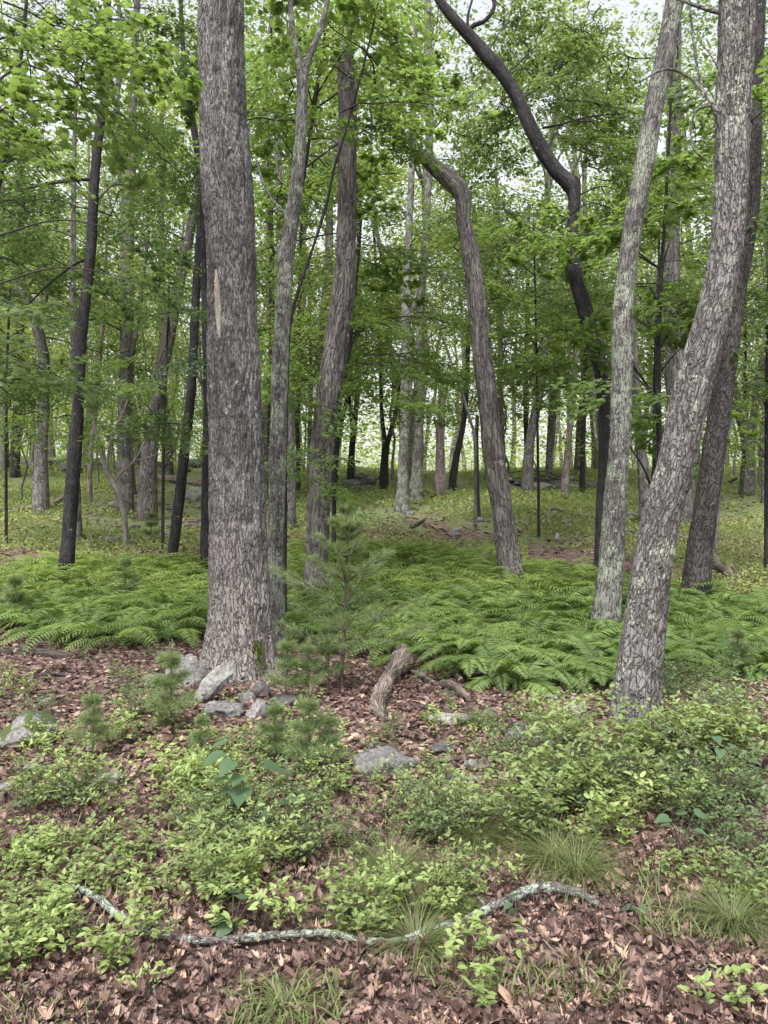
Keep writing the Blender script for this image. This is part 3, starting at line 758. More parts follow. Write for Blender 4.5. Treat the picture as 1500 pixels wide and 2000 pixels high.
treeG, oG, pG = tree('plated_tree', 'tall front right tree with thick plated bark and white lichen patch at its foot', 'tree',
    [(1240, 1408, 92), (1243, 1350, 84), (1248, 1300, 80), (1262, 1200, 76), (1275, 1100, 71), (1296, 1000, 69), (1322, 900, 67), (1343, 800, 70), (1370, 700, 66), (1397, 600, 60), (1416, 500, 57), (1426, 400, 58), (1430, 300, 60), (1433, 200, 64), (1437, 100, 65), (1441, 0, 66), (1444, -150, 64), (1450, -400, 56), (1460, -800, 46)],
    B_PLATE, sides=130, step=.022, disp=bark_disp(.013, .05, 26, 6.5, 65, flare=(gp(1240, 1408)[2], .04, 2.5)),
    limbs=[[(1408, 240, 14), (1392, 205, 10), (1375, 180, 7), (1345, 150, 6), (1300, 135, 5), (1250, 160, 3)], [(1392, 205, 6), (1362, 215, 5), (1350, 250, 4), (1355, 290, 4), (1385, 318, 3)], [(1405, 25, 9), (1370, 15, 7), (1330, 0, 6), (1290, -15, 4)],
           [(1375, 190, 6), (1360, 120, 5), (1350, 40, 4), (1345, -30, 3)]])
treeH, oH, pH = tree('dark_plated_tree', 'dark blocky-barked tree leaning right, behind the front right tree', 'tree',
    [(1354, 1178, 54), (1360, 1140, 50), (1366, 1080, 48), (1378, 1000, 45), (1392, 900, 43), (1406, 800, 42), (1420, 700, 38), (1434, 600, 34), (1452, 500, 32), (1467, 400, 30), (1471, 300, 30), (1474, 200, 28), (1478, 100, 26), (1482, 0, 24), (1490, -300, 20)],
    B_DARKPLATE, sides=60, step=.045, disp=bark_disp(.012, .07, 20, 6, 75, flare=(gp(1354, 1178)[2], .05, 2)))
treeI, oI, pI = tree('slender_tree', 'slender dark crooked tree on the left growing from the left fern bed', 'tree',
    [(128, 1138, 32), (134, 1050, 27), (141, 950, 26), (149, 850, 24), (155, 750, 20), (159, 650, 22), (170, 560, 20), (178, 480, 20), (182, 400, 19), (189, 300, 18), (198, 230, 17), (210, 150, 12), (212, 50, 10), (210, -100, 9)],
    B_DARK, sides=28, step=.06, disp=bark_disp(.005, .10, 24, 6, 85),
    limbs=[[(180, 350, 8), (150, 352, 6), (110, 357, 5), (40, 370, 3)], [(172, 505, 6), (140, 520, 5), (90, 560, 4), (30, 620, 3)], [(188, 260, 6), (170, 235, 5), (130, 225, 4), (60, 170, 3)]])
treeJ, oJ, pJ = tree('slender_tree', 'thin dark wavy tree rising just left of the big oak', 'tree',
    [(335, 1100, 20), (345, 1020, 20), (354, 940, 20), (364, 850, 19), (373, 770, 18), (378, 680, 17), (382, 590, 16), (388, 500, 16), (393, 420, 15), (392, 350, 15), (385, 290, 14), (375, 230, 12), (366, 170, 10), (358, 100, 9), (350, -50, 7)],
    B_DARK, sides=24, step=.07, disp=bark_disp(.004, .10, 24, 6, 95))
tree('forked_sapling', 'small dead sapling forking into bare pale prongs, between the two slender dark trees', 'sapling',
    [(246, 1065, 12), (244, 1020, 11), (238, 985, 11), (224, 950, 12), (208, 920, 13)], M_WOODG, sides=12, step=.06, disp=bark_disp(.003, .1, 30, 8, 96),
    limbs=[[(208, 922, 9), (196, 880, 8), (184, 830, 7), (178, 790, 5), (170, 745, 4), (166, 700, 3)], [(208, 922, 7), (212, 890, 6), (218, 850, 6), (235, 820, 5), (250, 780, 3)], [(206, 905, 6), (200, 870, 5), (190, 850, 4), (180, 800, 3)],
           [(222, 948, 6), (235, 925, 5), (262, 900, 4), (290, 848, 2)], [(235, 925, 4), (262, 902, 3), (300, 890, 2), (335, 880, 1.5)], [(182, 820, 4), (172, 790, 3), (162, 760, 3)]])

MID = []   # trees of the middle distance: label, points, distance, material
def midtree(label, pts, d, mat, name='tree', limbs=(), n=9, z0=5.5, z1=13, lib=None, sides=14):
    t, o, p = tree(name, label, 'tree', pts, mat, d=d, sides=sides, step=.15, disp=bark_disp(.010, .09, 14, 3, int(d * 7)), limbs=limbs)
    if n: add_sprays(t, o, p, lib or SP_CAN, n, z0, min(z1, p[-1][2]), (.8, 1.35))
    return t, o, p
midtree('grey forked tree at the far left above the stone row', [(80, 945, 30), (80, 900, 24), (84, 820, 21), (86, 720, 22), (80, 670, 22), (66, 620, 20), (50, 580, 14), (30, 540, 10), (10, 480, 8)], 18.5, B_FAR,
        limbs=[[(72, 635, 12), (90, 580, 9), (105, 500, 7), (115, 380, 5)]], n=8)
midtree('straight grey tree with a fork, left of the leaning thick grey tree', [(244, 925, 34), (242, 880, 26), (243, 800, 25), (246, 700, 25), (248, 600, 25), (250, 500, 22), (255, 350, 18), (262, 150, 14), (268, 0, 12)], 20, B_FAR,
        limbs=[[(252, 720, 12), (266, 640, 11), (278, 560, 9), (290, 450, 7)]])
midtree('thick grey tree leaning right, seen left of the big oak', [(288, 938, 38), (292, 890, 31), (300, 820, 28), (312, 740, 26), (325, 680, 25), (340, 600, 24), (356, 530, 21), (372, 450, 18), (395, 330, 14), (420, 200, 12)], 19, B_RIDGE)
midtree('pale thin straight tree beside the slender dark left tree', [(152, 1015, 16), (148, 900, 12), (146, 760, 12), (143, 650, 11), (143, 500, 10), (145, 300, 8), (150, 100, 7)], 15.5, B_FAR, n=6, lib=SP_ELL)
midtree('short dark tree half hidden by the left edge of the big oak', [(402, 1078, 22), (402, 1000, 18), (404, 900, 17), (405, 750, 15), (400, 600, 13), (395, 400, 10)], 13.0, B_DARK, n=0)
midtree('birch-pale thin leaning trunk behind the forked dead sapling', [(176, 915, 9), (182, 840, 8), (190, 760, 8), (197, 680, 8), (200, 650, 7), (204, 560, 6), (212, 420, 5)], 21, B_SNAG, n=3)
midtree('dark trunk beyond the far left forked tree', [(30, 880, 18), (34, 800, 17), (38, 720, 18), (40, 600, 16), (42, 450, 14), (40, 250, 12)], 25, B_DARK, lib=SP_FAR)
midtree('straight pale lichened tree in the centre, the nearer of a close pair', [(785, 987, 30), (787, 950, 22), (788, 900, 20), (791, 800, 18), (791, 700, 17), (794, 600, 18), (797, 500, 15), (801, 400, 13), (806, 300, 11), (808, 180, 9), (812, 40, 8)], 20.0, B_LICHEN,
        limbs=[[(794, 640, 9), (806, 600, 7), (822, 540, 5), (838, 470, 4)]], n=8)
midtree('pale lichened tree with a slight waist, the farther of a close pair', [(813, 957, 28), (816, 900, 21), (819, 820, 18), (823, 750, 16), (820, 680, 16), (821, 600, 14), (828, 500, 13), (834, 420, 12), (838, 300, 15), (838, 180, 17), (836, 60, 15), (834, -80, 13)], 22.0, B_LICHEN, n=8)
t, o, p = tree('dead_snag', 'pinkish dead snag with a broken top right of the pale centre pair', 'dead tree', [(860, 946, 24), (860, 900, 19), (860, 850, 17), (862, 800, 15), (864, 770, 16), (866, 756, 13)], B_SNAG, d=24, sides=14, step=.12, disp=bark_disp(.01, .1, 14, 3, 3),
     limbs=[[(858, 850, 8), (852, 830, 6), (848, 815, 5)], [(868, 775, 6), (874, 762, 5), (871, 745, 3)]])
midtree('slim tree curving to the right of the dead snag', [(884, 940, 16), (892, 890, 13), (903, 840, 11), (910, 780, 10), (913, 720, 9), (915, 650, 9), (920, 550, 8), (926, 400, 7)], 26, B_DARK, n=5, lib=SP_FAR)
midtree('dark tree splitting into a V left of the pale centre pair', [(750, 926, 18), (752, 890, 15), (754, 868, 15)], 27, B_DARK, n=0,
        limbs=[[(754, 872, 11), (748, 830, 9), (744, 770, 8), (742, 700, 7), (738, 600, 6), (730, 450, 6)], [(755, 872, 12), (764, 840, 11), (774, 800, 10), (783, 750, 9), (790, 650, 8), (796, 500, 7)]])
midtree('dark leaning tree seen between the ridged tree and the V-shaped tree', [(685, 918, 15), (688, 870, 12), (693, 820, 11), (699, 760, 11), (700, 700, 10), (699, 620, 10), (700, 500, 9), (705, 350, 8)], 27, B_DARK, n=7, lib=SP_FAR,
        limbs=[[(690, 850, 9), (684, 800, 8), (683, 740, 6), (688, 650, 5)]])
midtree('thin crooked tree close against the left side of the ridged tree', [(655, 900, 13), (660, 860, 11), (668, 820, 9), (680, 770, 8), (690, 700, 6)], 26, B_DARK, n=3, lib=SP_FAR)
midtree('grey blurred tree between the big oak companion and the ridged tree', [(566, 960, 24), (566, 880, 20), (562, 800, 20), (558, 700, 18), (552, 580, 16), (546, 400, 14), (540, 200, 12)], 17, B_FAR, n=6)
midtree('thin dark crooked tree left of the ridged tree', [(582, 880, 9), (580, 820, 9), (584, 780, 9), (590, 740, 8), (588, 690, 7), (584, 600, 6), (590, 400, 5)], 24, B_DARK, n=4, lib=SP_FAR)
midtree('pale slim tree just left of the ridged tree', [(604, 890, 9), (605, 820, 8), (607, 750, 8), (606, 660, 7), (602, 500, 6)], 25, B_FAR, n=4, lib=SP_FAR)
t, o, p = tree('dead_pole', 'charcoal dead pole of a tree left of the snapped tree foot', 'dead tree', [(934, 1015, 10), (932, 950, 9), (931, 880, 8), (932, 812, 7)], B_DARK, sides=10, step=.1, disp=bark_disp(.004, .12, 20, 6, 9))
tree('leaning_sapling', 'thin bare sapling leaning left across the snapped tree gap', 'sapling', [(928, 870, 6), (918, 820, 6), (900, 760, 6), (882, 710, 5), (862, 650, 5), (845, 600, 4), (820, 560, 3)], B_FAR, d=17.5, sides=8, step=.12)
midtree('pale tree standing in front of the dark brush pile', [(1104, 948, 16), (1107, 900, 12), (1112, 850, 11), (1118, 790, 11), (1122, 740, 9), (1128, 640, 8), (1138, 450, 7)], 24, B_SNAG, n=6)
midtree('pair-trunked dark tree left of the brush pile pale tree', [(1072, 930, 13), (1075, 880, 13), (1080, 820, 12), (1084, 760, 11), (1092, 650, 10), (1098, 450, 9)], 28, B_FAR, lib=SP_FAR, n=9, limbs=[[(1068, 932, 8), (1070, 880, 7), (1074, 800, 6), (1076, 700, 5)]])
midtree('straight dark slim tree right of the brush pile', [(1137, 944, 11), (1138, 890, 9), (1140, 830, 9), (1142, 760, 7), (1145, 600, 6)], 25, B_DARK, n=5, lib=SP_FAR)
midtree('grey tree leaning left between the lichened and plated trees', [(1262, 980, 28), (1257, 920, 22), (1250, 860, 19), (1244, 800, 17), (1240, 720, 15), (1236, 600, 13), (1240, 400, 11)], 17.5, B_FAR, n=6)
midtree('dark bushy sapling seen between the lichened and plated trees', [(1278, 955, 12), (1279, 900, 10), (1280, 820, 10), (1280, 740, 9), (1283, 650, 8), (1285, 560, 6), (1288, 450, 4)], 12.5, B_DARK, name='sapling', n=0,
        limbs=[[(1280, 790, 6), (1262, 750, 5), (1240, 720, 4), (1222, 700, 2)], [(1281, 740, 4), (1310, 700, 3), (1345, 665, 2)], [(1276, 960, 5), (1255, 910, 4), (1235, 880, 3), (1215, 840, 2)], [(1282, 660, 4), (1262, 620, 3), (1250, 580, 2)]])
midtree('broad pale tree standing behind the plated tree', [(1330, 985, 46), (1326, 900, 38), (1322, 800, 36), (1318, 700, 36), (1314, 600, 33), (1312, 450, 30), (1316, 250, 26), (1320, 50, 22)], 18, B_FAR, n=9)
midtree('thin pale dead trunk at the right foot of the dark plated tree', [(1398, 1065, 10), (1401, 1000, 9), (1404, 940, 8), (1407, 880, 6)], 14.5, M_WOODG, name='dead_sapling', n=0)
midtree('slim tree near the right edge of the view', [(1454, 925, 8), (1455, 860, 7), (1456, 780, 7), (1455, 650, 6), (1458, 450, 5)], 24, B_DARK, n=4)
midtree('grey tree on the right edge of the view', [(1496, 920, 16), (1497, 840, 14), (1499, 700, 12), (1503, 500, 11), (1508, 250, 10)], 22, B_FAR, n=8)
midtree('tall slim tree behind the snapped tree', [(977, 935, 12), (975, 860, 10), (976, 760, 10), (978, 650, 9), (975, 500, 8), (970, 350, 7)], 27, B_FAR, n=7, lib=SP_FAR)
midtree('slim dark tree beyond the snapped tree, nearer the crooked tree', [(1030, 935, 10), (1028, 860, 9), (1026, 760, 8), (1030, 600, 7), (1033, 400, 6)], 29, B_DARK, n=7, lib=SP_FAR)
midtree('slim dark tree right of the big oak, deep in the wood', [(530, 900, 16), (529, 820, 14), (532, 700, 13), (530, 500, 11), (525, 300, 9)], 23, B_DARK, n=6, lib=SP_FAR)
midtree('thin arching sapling with a bare stem between the oak companion and ridged tree', [(556, 1040, 9), (557, 900, 8), (560, 760, 7), (565, 640, 7), (585, 560, 6), (612, 480, 6), (640, 390, 5), (655, 320, 5), (680, 240, 4), (702, 160, 4), (722, 80, 3), (740, 0, 2)], 9.6, B_DARK, name='sapling', n=0, sides=10)

# ------------------------------------------------------------------ near foliage carried by understory trees
def fol(name, label, stem, d, lib, cl, sc=(.8, 1.25), mat=B_DARK, L=1.5, **k):
    t, o, p = tree(name, label, 'tree', stem, mat, d=d, sides=10, step=.15)
    pp, _ = smooth_path(p, np.ones(len(p)), .2)
    clusters(t, o, pp, lib, cl, sc, L=L, **k)
    return t
fol('maple_tree', 'young maple outside the left edge reaching bright layered leaves into the upper left', [(-190, 1350, 40), (-150, 900, 32), (-120, 500, 28), (-110, 200, 22), (-110, -200, 14)], 6.2, SP_MAPLE,
    [(60, 110, 110, 60, 6, 5.2, 6.6), (150, 190, 90, 40, 5, 5.4, 6.8), (50, 300, 70, 40, 4, 5.2, 6.4), (110, 60, 80, 40, 4, 5.6, 7.2), (10, 620, 30, 60, 1, 6, 7)], (.6, .95))
fol('maple_tree', 'slim understory maple with pale layered leaves between the oak and the ridged tree', [(550, 1085, 12), (552, 900, 10), (556, 700, 9), (570, 500, 8), (600, 300, 7), (630, 100, 6), (650, -100, 4)], 11.2, SP_MAPLE + SP_BEECH,
    [(550, 70, 60, 60, 7, 9, 12), (620, 150, 60, 60, 5, 9.5, 11), (760, 240, 50, 50, 6, 9, 12), (540, 250, 40, 60, 5, 9.5, 12), (720, 40, 60, 50, 6, 9, 11), (780, 120, 50, 60, 6, 9, 12), (620, 330, 60, 40, 5, 11.5, 14), (850, 190, 50, 40, 4, 12.5, 15), (700, 330, 30, 30, 3, 12, 14), (540, 400, 50, 40, 4, 11, 14), (750, 480, 40, 50, 5, 11, 14), (670, 130, 60, 50, 5, 11.5, 14)], (.8, 1.3))
fol('beech_tree', 'low beech with drooping yellow-green sprays in front of the centre pale pair', [(652, 1040, 9), (656, 850, 8), (680, 700, 7), (695, 560, 6), (706, 430, 4)], 13.0, SP_BEECH,
    [(700, 640, 70, 40, 6, 11, 14), (730, 720, 80, 40, 7, 11, 14), (760, 790, 60, 30, 5, 11, 14), (620, 900, 50, 40, 4, 9.5, 11), (560, 700, 60, 60, 6, 10, 13), (610, 780, 50, 60, 5, 11, 14), (830, 730, 60, 40, 5, 12, 15), (880, 640, 60, 40, 5, 12, 16)], (.8, 1.2))
fol('beech_tree', 'low dark-leaved beech left of the big oak', [(318, 1010, 6), (320, 850, 6), (325, 700, 5), (330, 560, 4)], 14.5, SP_OAKD + SP_BEECH,
    [(290, 720, 70, 40, 6, 12, 15), (340, 790, 70, 40, 6, 12, 15), (250, 760, 60, 40, 4, 12, 15), (370, 860, 40, 40, 3, 12, 15), (330, 620, 70, 40, 5, 12, 16)], (.6, .9))
fol('oak_sapling', 'dark-leaved young oak whose leaves overhang the upper left in front of the slender tree', [(-60, 1200, 14), (-55, 900, 13), (-50, 700, 12), (-30, 500, 11), (10, 300, 9), (40, 120, 7), (60, -100, 5)], 9.8, SP_MAPLED + SP_OAKD,
    [(270, 60, 90, 50, 8, 10, 13.5), (300, 170, 70, 60, 6, 10, 13.5), (290, 470, 60, 30, 4, 9, 12), (70, 430, 70, 30, 5, 10, 13), (320, 300, 60, 50, 4, 12, 14), (40, 700, 50, 50, 4, 12, 14), (260, 545, 60, 25, 3, 9, 11), (30, 780, 50, 40, 3, 12, 14), (110, 20, 80, 40, 5, 12, 14), (50, 540, 60, 40, 4, 12, 14)], (.6, .95), L=1.7)
add_t = treeE
clusters(treeE, oE, pE, SP_ELL, [(1120, 150, 90, 50, 12, 12.5, 15), (1200, 130, 70, 60, 9, 12.5, 15), (1180, 270, 60, 50, 9, 12.5, 15), (1120, 260, 40, 50, 5, 13, 15), (1220, 380, 60, 60, 6, 13, 15), (1060, 150, 60, 60, 6, 13, 15), (1060, 440, 60, 40, 4, 13, 15), (960, 230, 50, 50, 5, 13, 15), (1150, 60, 110, 40, 7, 12.5, 14.5), (1020, 40, 70, 40, 5, 12.5, 14.5), (930, 300, 60, 60, 5, 13, 15), (850, 80, 50, 50, 4, 13, 15)], (.7, 1.1))
clusters(treeI, oI, pI, SP_OAKD, [(80, 360, 80, 40, 5, 12.5, 14), (60, 230, 90, 60, 5, 12.5, 15), (280, 370, 60, 50, 4, 12.5, 14), (300, 230, 70, 60, 4, 12.5, 15), (60, 480, 80, 40, 3, 12.5, 15)], (.6, .9))
fol('hickory_sapling', 'broad-leaved sapling overhanging the gap between the crooked and plated trees', [(1292, 1150, 12), (1290, 950, 11), (1286, 750, 10), (1290, 560, 8), (1300, 400, 6), (1310, 200, 5), (1315, 0, 4)], 10.6, SP_BIG + SP_MAPLE,
    [(1165, 480, 60, 50, 6, 10.5, 12.5), (1310, 470, 60, 60, 6, 9.5, 12), (1330, 620, 60, 60, 6, 9.5, 12), (1160, 590, 50, 50, 4, 10.2, 12), (1270, 780, 50, 50, 5, 10, 12), (1330, 350, 60, 50, 6, 9.5, 12), (1340, 170, 60, 60, 5, 9.5, 12), (1150, 700, 50, 40, 4, 10, 11.5), (1270, 560, 50, 60, 5, 10.5, 13), (1128, 455, 20, 30, 2, 10, 11.5)], (.7, 1.1), L=1.2)
fol('maple_tree', 'leafy understory maple by the right edge beyond the dark plated tree', [(1500, 1010, 14), (1500, 800, 12), (1503, 600, 10), (1510, 350, 8), (1515, 0, 5)], 12.5, SP_MAPLE + SP_ELL,
    [(1470, 600, 50, 60, 5, 11, 14), (1470, 760, 60, 50, 5, 12, 15), (1490, 150, 50, 100, 7, 10, 13), (1490, 400, 40, 80, 5, 11, 14), (1450, 870, 60, 30, 4, 13, 16)], (.7, 1.2))
fol('beech_tree', 'light green beech sprays behind the snapped tree, right of its trunk', [(1052, 985, 6), (1050, 850, 5), (1048, 700, 5), (1045, 560, 4), (1042, 440, 3)], 16.5, SP_BEECH + SP_ELL,
    [(1040, 540, 60, 50, 6, 14, 18), (1080, 640, 60, 50, 6, 14, 18), (1020, 720, 60, 50, 6, 14, 18), (1100, 740, 60, 40, 5, 14, 18), (960, 480, 70, 60, 6, 14, 18), (1000, 620, 50, 50, 4, 14, 18), (1000, 400, 70, 50, 5, 14, 18)], (.9, 1.4))
fol('beech_tree', 'small beech among the trunks at the far left', [(12, 1000, 6), (12, 850, 5), (14, 700, 5), (20, 560, 4)], 15, SP_BEECH,
    [(20, 820, 60, 40, 5, 13, 16), (60, 740, 60, 50, 5, 13, 16), (110, 840, 50, 30, 4, 13, 16), (130, 620, 60, 60, 5, 13, 17)], (.8, 1.2))

# ------------------------------------------------------------------ the wood behind: generated trees
def make_trunk_mesh(seed, H, r0, mat):
    r = np.random.default_rng(seed); m = MB()
    n = 9; z = np.linspace(-.3, H, n)
    p = np.stack([np.cumsum(r.normal(0, .14, n)), np.cumsum(r.normal(0, .12, n)), z], 1); p[:2, :2] = 0
    p[:, 0] += r.normal(0, .05) * z
    rad = r0 * (1 - .75 * np.linspace(0, 1, n)); rad[0] *= 1.3
    tube(m, p, rad, 10, 0, True, bark_disp(.01, .09, 12, 3, seed), step=.4)
    for k in range(6):
        q = r.integers(4, n - 1); a = r.uniform(0, 2 * pi); L = r.uniform(1.5, 3.5)
        e = p[q] + np.array([math.cos(a) * L * .6, math.sin(a) * L * .6, L])
        tube(m, [p[q], (p[q] + e) / 2 + r.normal(0, .15, 3), e], [rad[q] * .55, rad[q] * .3, .01], 6, 0, False, step=.4)
    return m.mesh('trunk', mat), p
def make_crown(seed, H, z0, rad, nleaf, ls, mat, dens=1.0):
    r = np.random.default_rng(seed); m = MB()
    nc = 110
    cz = z0 + (H - z0) * r.random(nc) ** .85
    rr = rad * np.sin(np.clip((cz - z0) / (H - z0), .12, .95) * pi) ** .5
    a = r.uniform(0, 2 * pi, nc); q = np.sqrt(r.random(nc)) * rr
    C = np.stack([q * np.cos(a), q * np.sin(a), cz], 1)
    idx = r.integers(0, nc, nleaf)
    pos = C[idx] + r.normal(0, 1, (nleaf, 3)) * np.array([.5, .5, .17])
    dd = r.normal(0, 1, (nleaf, 3)) * [1, 1, .4]
    up_ = np.stack([r.normal(0, .55, nleaf), r.normal(0, .55, nleaf), np.ones(nleaf)], 1)
    scatter(m, T_DIAMOND, pos, frames(dd, up_), ls * r.uniform(.6, 1.3, nleaf), 0, np.clip(r.random(nc)[idx] * .5 + r.random(nleaf) * .5, 0, 1))
    return m.mesh('crown', mat)
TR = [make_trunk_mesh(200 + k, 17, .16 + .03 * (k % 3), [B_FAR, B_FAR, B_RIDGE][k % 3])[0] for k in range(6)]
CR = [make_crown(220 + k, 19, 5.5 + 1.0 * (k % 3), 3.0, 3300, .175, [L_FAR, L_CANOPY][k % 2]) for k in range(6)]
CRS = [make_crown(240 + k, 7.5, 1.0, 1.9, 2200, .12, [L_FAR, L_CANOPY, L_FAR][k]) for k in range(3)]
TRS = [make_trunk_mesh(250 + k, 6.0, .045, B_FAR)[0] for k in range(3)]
r = np.random.default_rng(5)
def side_word(u):
    return ('at the far left' if u < 120 else 'left of the big oak' if u < 400 else 'between the big oak and the ridged tree' if u < 620 else
            'between the ridged tree and the pale centre pair' if u < 800 else 'right of the pale centre pair' if u < 960 else 'behind the snapped tree' if u < 1060 else
            'behind the crooked tree' if u < 1180 else 'behind the lichened and plated trees' if u < 1400 else 'at the far right')
placed = []
def far_tree(x, y, big, s, far):
    z = gz(x, y)
    u, v = proj(x, y, z)
    if big:
        k = int(r.integers(6))
        t = empty('forest_tree', (x, y, z), uniq('tall background tree deep in the wood' if far else 'tall background tree', u, v, LM_MID, True), 'tree', 'forest trees of the background wood', (0, 0, r.uniform(0, 6.28)), s)
        link('trunk', TR[k], t)
        link('crown', CR[int(r.integers(6))], t, (0, 0, 0), (0, 0, r.uniform(0, 6.28)))
    else:
        t = empty('understory_tree', (x, y, z), uniq('small leafy understory tree', u, v, LM_MID, True), 'tree', 'small understory trees of the background wood', (0, 0, r.uniform(0, 6.28)), s)
        link('trunk', TRS[int(r.integers(3))], t)
        link('crown', CRS[int(r.integers(3))], t, (0, 0, 0), (0, 0, r.uniform(0, 6.28)))
for k in range(1200):
    y = r.uniform(23, 72); x = r.uniform(-.545, .545) * y
    if 35 < y < 50 and -10 < x < 20: continue
    if any((x - a) ** 2 + (y - b) ** 2 < (4.0 if y < 40 else 4.6) ** 2 for a, b in placed): continue
    placed.append((x, y)); far_tree(x, y, True, r.uniform(.85, 1.2), y > 38)
    if len(placed) > 88: break
pl2 = []
for k in range(1500):
    y = r.uniform(20, 50); x = r.uniform(-.53, .53) * y
    if 33 < y < 50 and -10 < x < 20: continue
    if y < 27 and 690 < 750 + x / y * PX < 1180: continue
    if any((x - a) ** 2 + (y - b) ** 2 < 2.2 ** 2 for a, b in pl2): continue
    pl2.append((x, y)); far_tree(x, y, False, r.uniform(.7, 1.25), False)
    if len(pl2) > 85: break
# the far wood closing the view: one mass
m = MB()
for n, y0, y1, hmax, pw, l0, l1 in ((60000, 70, 100, 14, 1.4, .25, .6), (34000, 48, 72, 5, 1.3, .16, .36)):
    y = r.uniform(y0, y1, n); x = r.uniform(-.95, .95, n) * y
    g = ground(x, y)
    hh = r.random(n) ** pw * hmax * (1 + .4 * vnoise(np.stack([x * .15, y * .1, x * 0], 1), 9))
    pos = np.stack([x, y, g + hh], 1)
    scatter(m, T_DIAMOND, pos, frames(r.normal(0, 1, (n, 3)) * [1, 1, .4], np.stack([r.normal(0, .6, n), r.normal(0, .6, n), np.ones(n)], 1)), r.uniform(l0, l1, n), 0,
            np.clip(.5 + .5 * vnoise(pos * .35, 8) + r.normal(0, .15, n), 0, 1))
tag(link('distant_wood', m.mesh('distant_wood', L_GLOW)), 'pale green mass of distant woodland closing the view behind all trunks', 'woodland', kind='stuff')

# ------------------------------------------------------------------ rocks
def rock_mesh(seed, mat, sub=4, rough=.42, facet=0.0):
    import bmesh
    bm = bmesh.new(); bmesh.ops.create_icosphere(bm, subdivisions=sub, radius=1.0)
    V = np.array([v.co[:] for v in bm.verts]); F = np.array([[v.index for v in f.verts] for f in bm.faces]); bm.free()
    rr = np.random.default_rng(seed)
    for k in range(9):        # cut planes give flat faces
        n_ = unit(rr.normal(0, 1, 3)); dist = rr.uniform(.55, .88)
        q = V @ n_
        V = V - np.clip(q - dist, 0, None)[:, None] * n_ * .92
    V = V * (1 + rough * .4 * vnoise(V * 2.1 + seed, seed) + rough * .22 * vnoise(V * 5 + seed, seed + 1) + rough * .1 * vnoise(V * 11 + seed, seed + 2))[:, None]
    m = MB(); m.add(V, F); return m.mesh('rock', mat)
ROCKS = {k: [rock_mesh(s * 10 + i, mt) for i in range(4)] for s, (k, mt) in enumerate((('g', M_ROCK), ('p', M_ROCKL), ('m', M_ROCKM), ('d', M_ROCKD)))}
def rock(u, v, w, h, kind, label, rot=(0, 0, 0), group=None, depth=.9, sink=.3, seed=None):
    b = gp(u, v)
    s = b[1] / PX
    sd = int(seed if seed is not None else (u * 7 + v) % 4)
    o = link('rock', ROCKS[kind][sd % 4], None, (b[0], b[1] + w * s * .3, b[2] + h * s * (.5 - sink)), rot, (w * s * .56, w * s * .5 * depth, h * s * .62))
    return tag(o, label, 'rock', group)
rock(420, 1378, 40, 88, 'p', 'pale slab of stone leaning on the front foot of the big oak', (-.35, .62, -.2), depth=.5, sink=-.02, seed=1)
rock(360, 1342, 66, 72, 'm', 'square mossy boulder against the left foot of the big oak', (0, 0, .3), seed=2)
rock(427, 1405, 76, 40, 'g', 'flat grey stone below the leaning slab', (0, 0, .1), seed=0)
rock(505, 1408, 52, 50, 'p', 'rounded pale stone in front of the big oak', (0, 0, 1.2), seed=3)
rock(510, 1365, 34, 38, 'd', 'dark upright stone behind the rounded stone at the oak', (0, .2, .2), seed=0)
rock(480, 1378, 34, 28, 'g', 'small flat stone between the oak and the rounded stone', seed=1)
rock(552, 1385, 60, 26, 'd', 'dark low stone right of the oak stones under the pine', seed=2)
rock(615, 1424, 46, 26, 'p', 'small pale stone behind the little pine seedlings', seed=1)
rock(38, 1458, 110, 66, 'm', 'moss-capped boulder at the left edge', (0, 0, .4), depth=1.2, seed=1)
rock(291, 1338, 34, 22, 'p', 'small light stone left of the square mossy boulder', seed=0)
rock(322, 1332, 24, 20, 'g', 'little stone touching the square mossy boulder', seed=3)
rock(88, 1382, 24, 20, 'g', 'small round stone in the litter above the moss-capped boulder', seed=2)
rock(758, 1520, 124, 70, 'g', 'broad grey boulder in the leaf litter at centre', (0, 0, .2), depth=.8, sink=.35, seed=3)
rock(1012, 1452, 50, 52, 'p', 'pointed pale stone standing left of the front right tree', (0, 0, .6), seed=1)
rock(1062, 1462, 40, 22, 'p', 'flat pale stone right of the pointed stone', seed=0)
rock(1128, 1402, 46, 28, 'p', 'whitish stone by the foot of the front right tree', seed=2)
rock(1086, 1372, 24, 18, 'g', 'small stone at the front fern edge, the left one', seed=1)
rock(1122, 1374, 22, 16, 'g', 'small stone at the front fern edge, the right one', seed=3)
rock(955, 1412, 26, 32, 'g', 'small upright stone in the litter behind the moss line', seed=0)
rock(866, 1478, 56, 30, 'd', 'dark low rock right of and above the broad boulder', seed=1)
rock(905, 1542, 62, 30, 'g', 'flat grey stone lower right of the broad boulder', seed=0)
rock(892, 1562, 34, 24, 'g', 'small stone below the flat grey stone', seed=2)
rock(930, 1505, 56, 22, 'p', 'lichened flat stone right of the broad boulder', seed=3)
rock(1000, 1608, 62, 40, 'g', 'grey stone partly hidden under the right shrubs', (0, 0, .5), seed=1)
rock(735, 1470, 34, 26, 'd', 'dark stone left above the broad boulder', seed=1)
rock(885, 1418, 90, 20, 'p', 'long low stone under the moss line', (0, 0, -.1), seed=2)
rock(212, 1538, 46, 26, 'p', 'pale stone among the left shrubs', seed=2)
rock(212, 1695, 50, 18, 'g', 'flat stone in the litter at lower left', seed=0)
rock(55, 1512, 32, 22, 'g', 'grey stone in the litter below the moss-capped boulder', seed=0)
rock(12, 1552, 34, 26, 'g', 'grey stone at the left edge in the litter', seed=3)
rock(60, 1548, 26, 18, 'p', 'small pale stone near the left edge', seed=1)
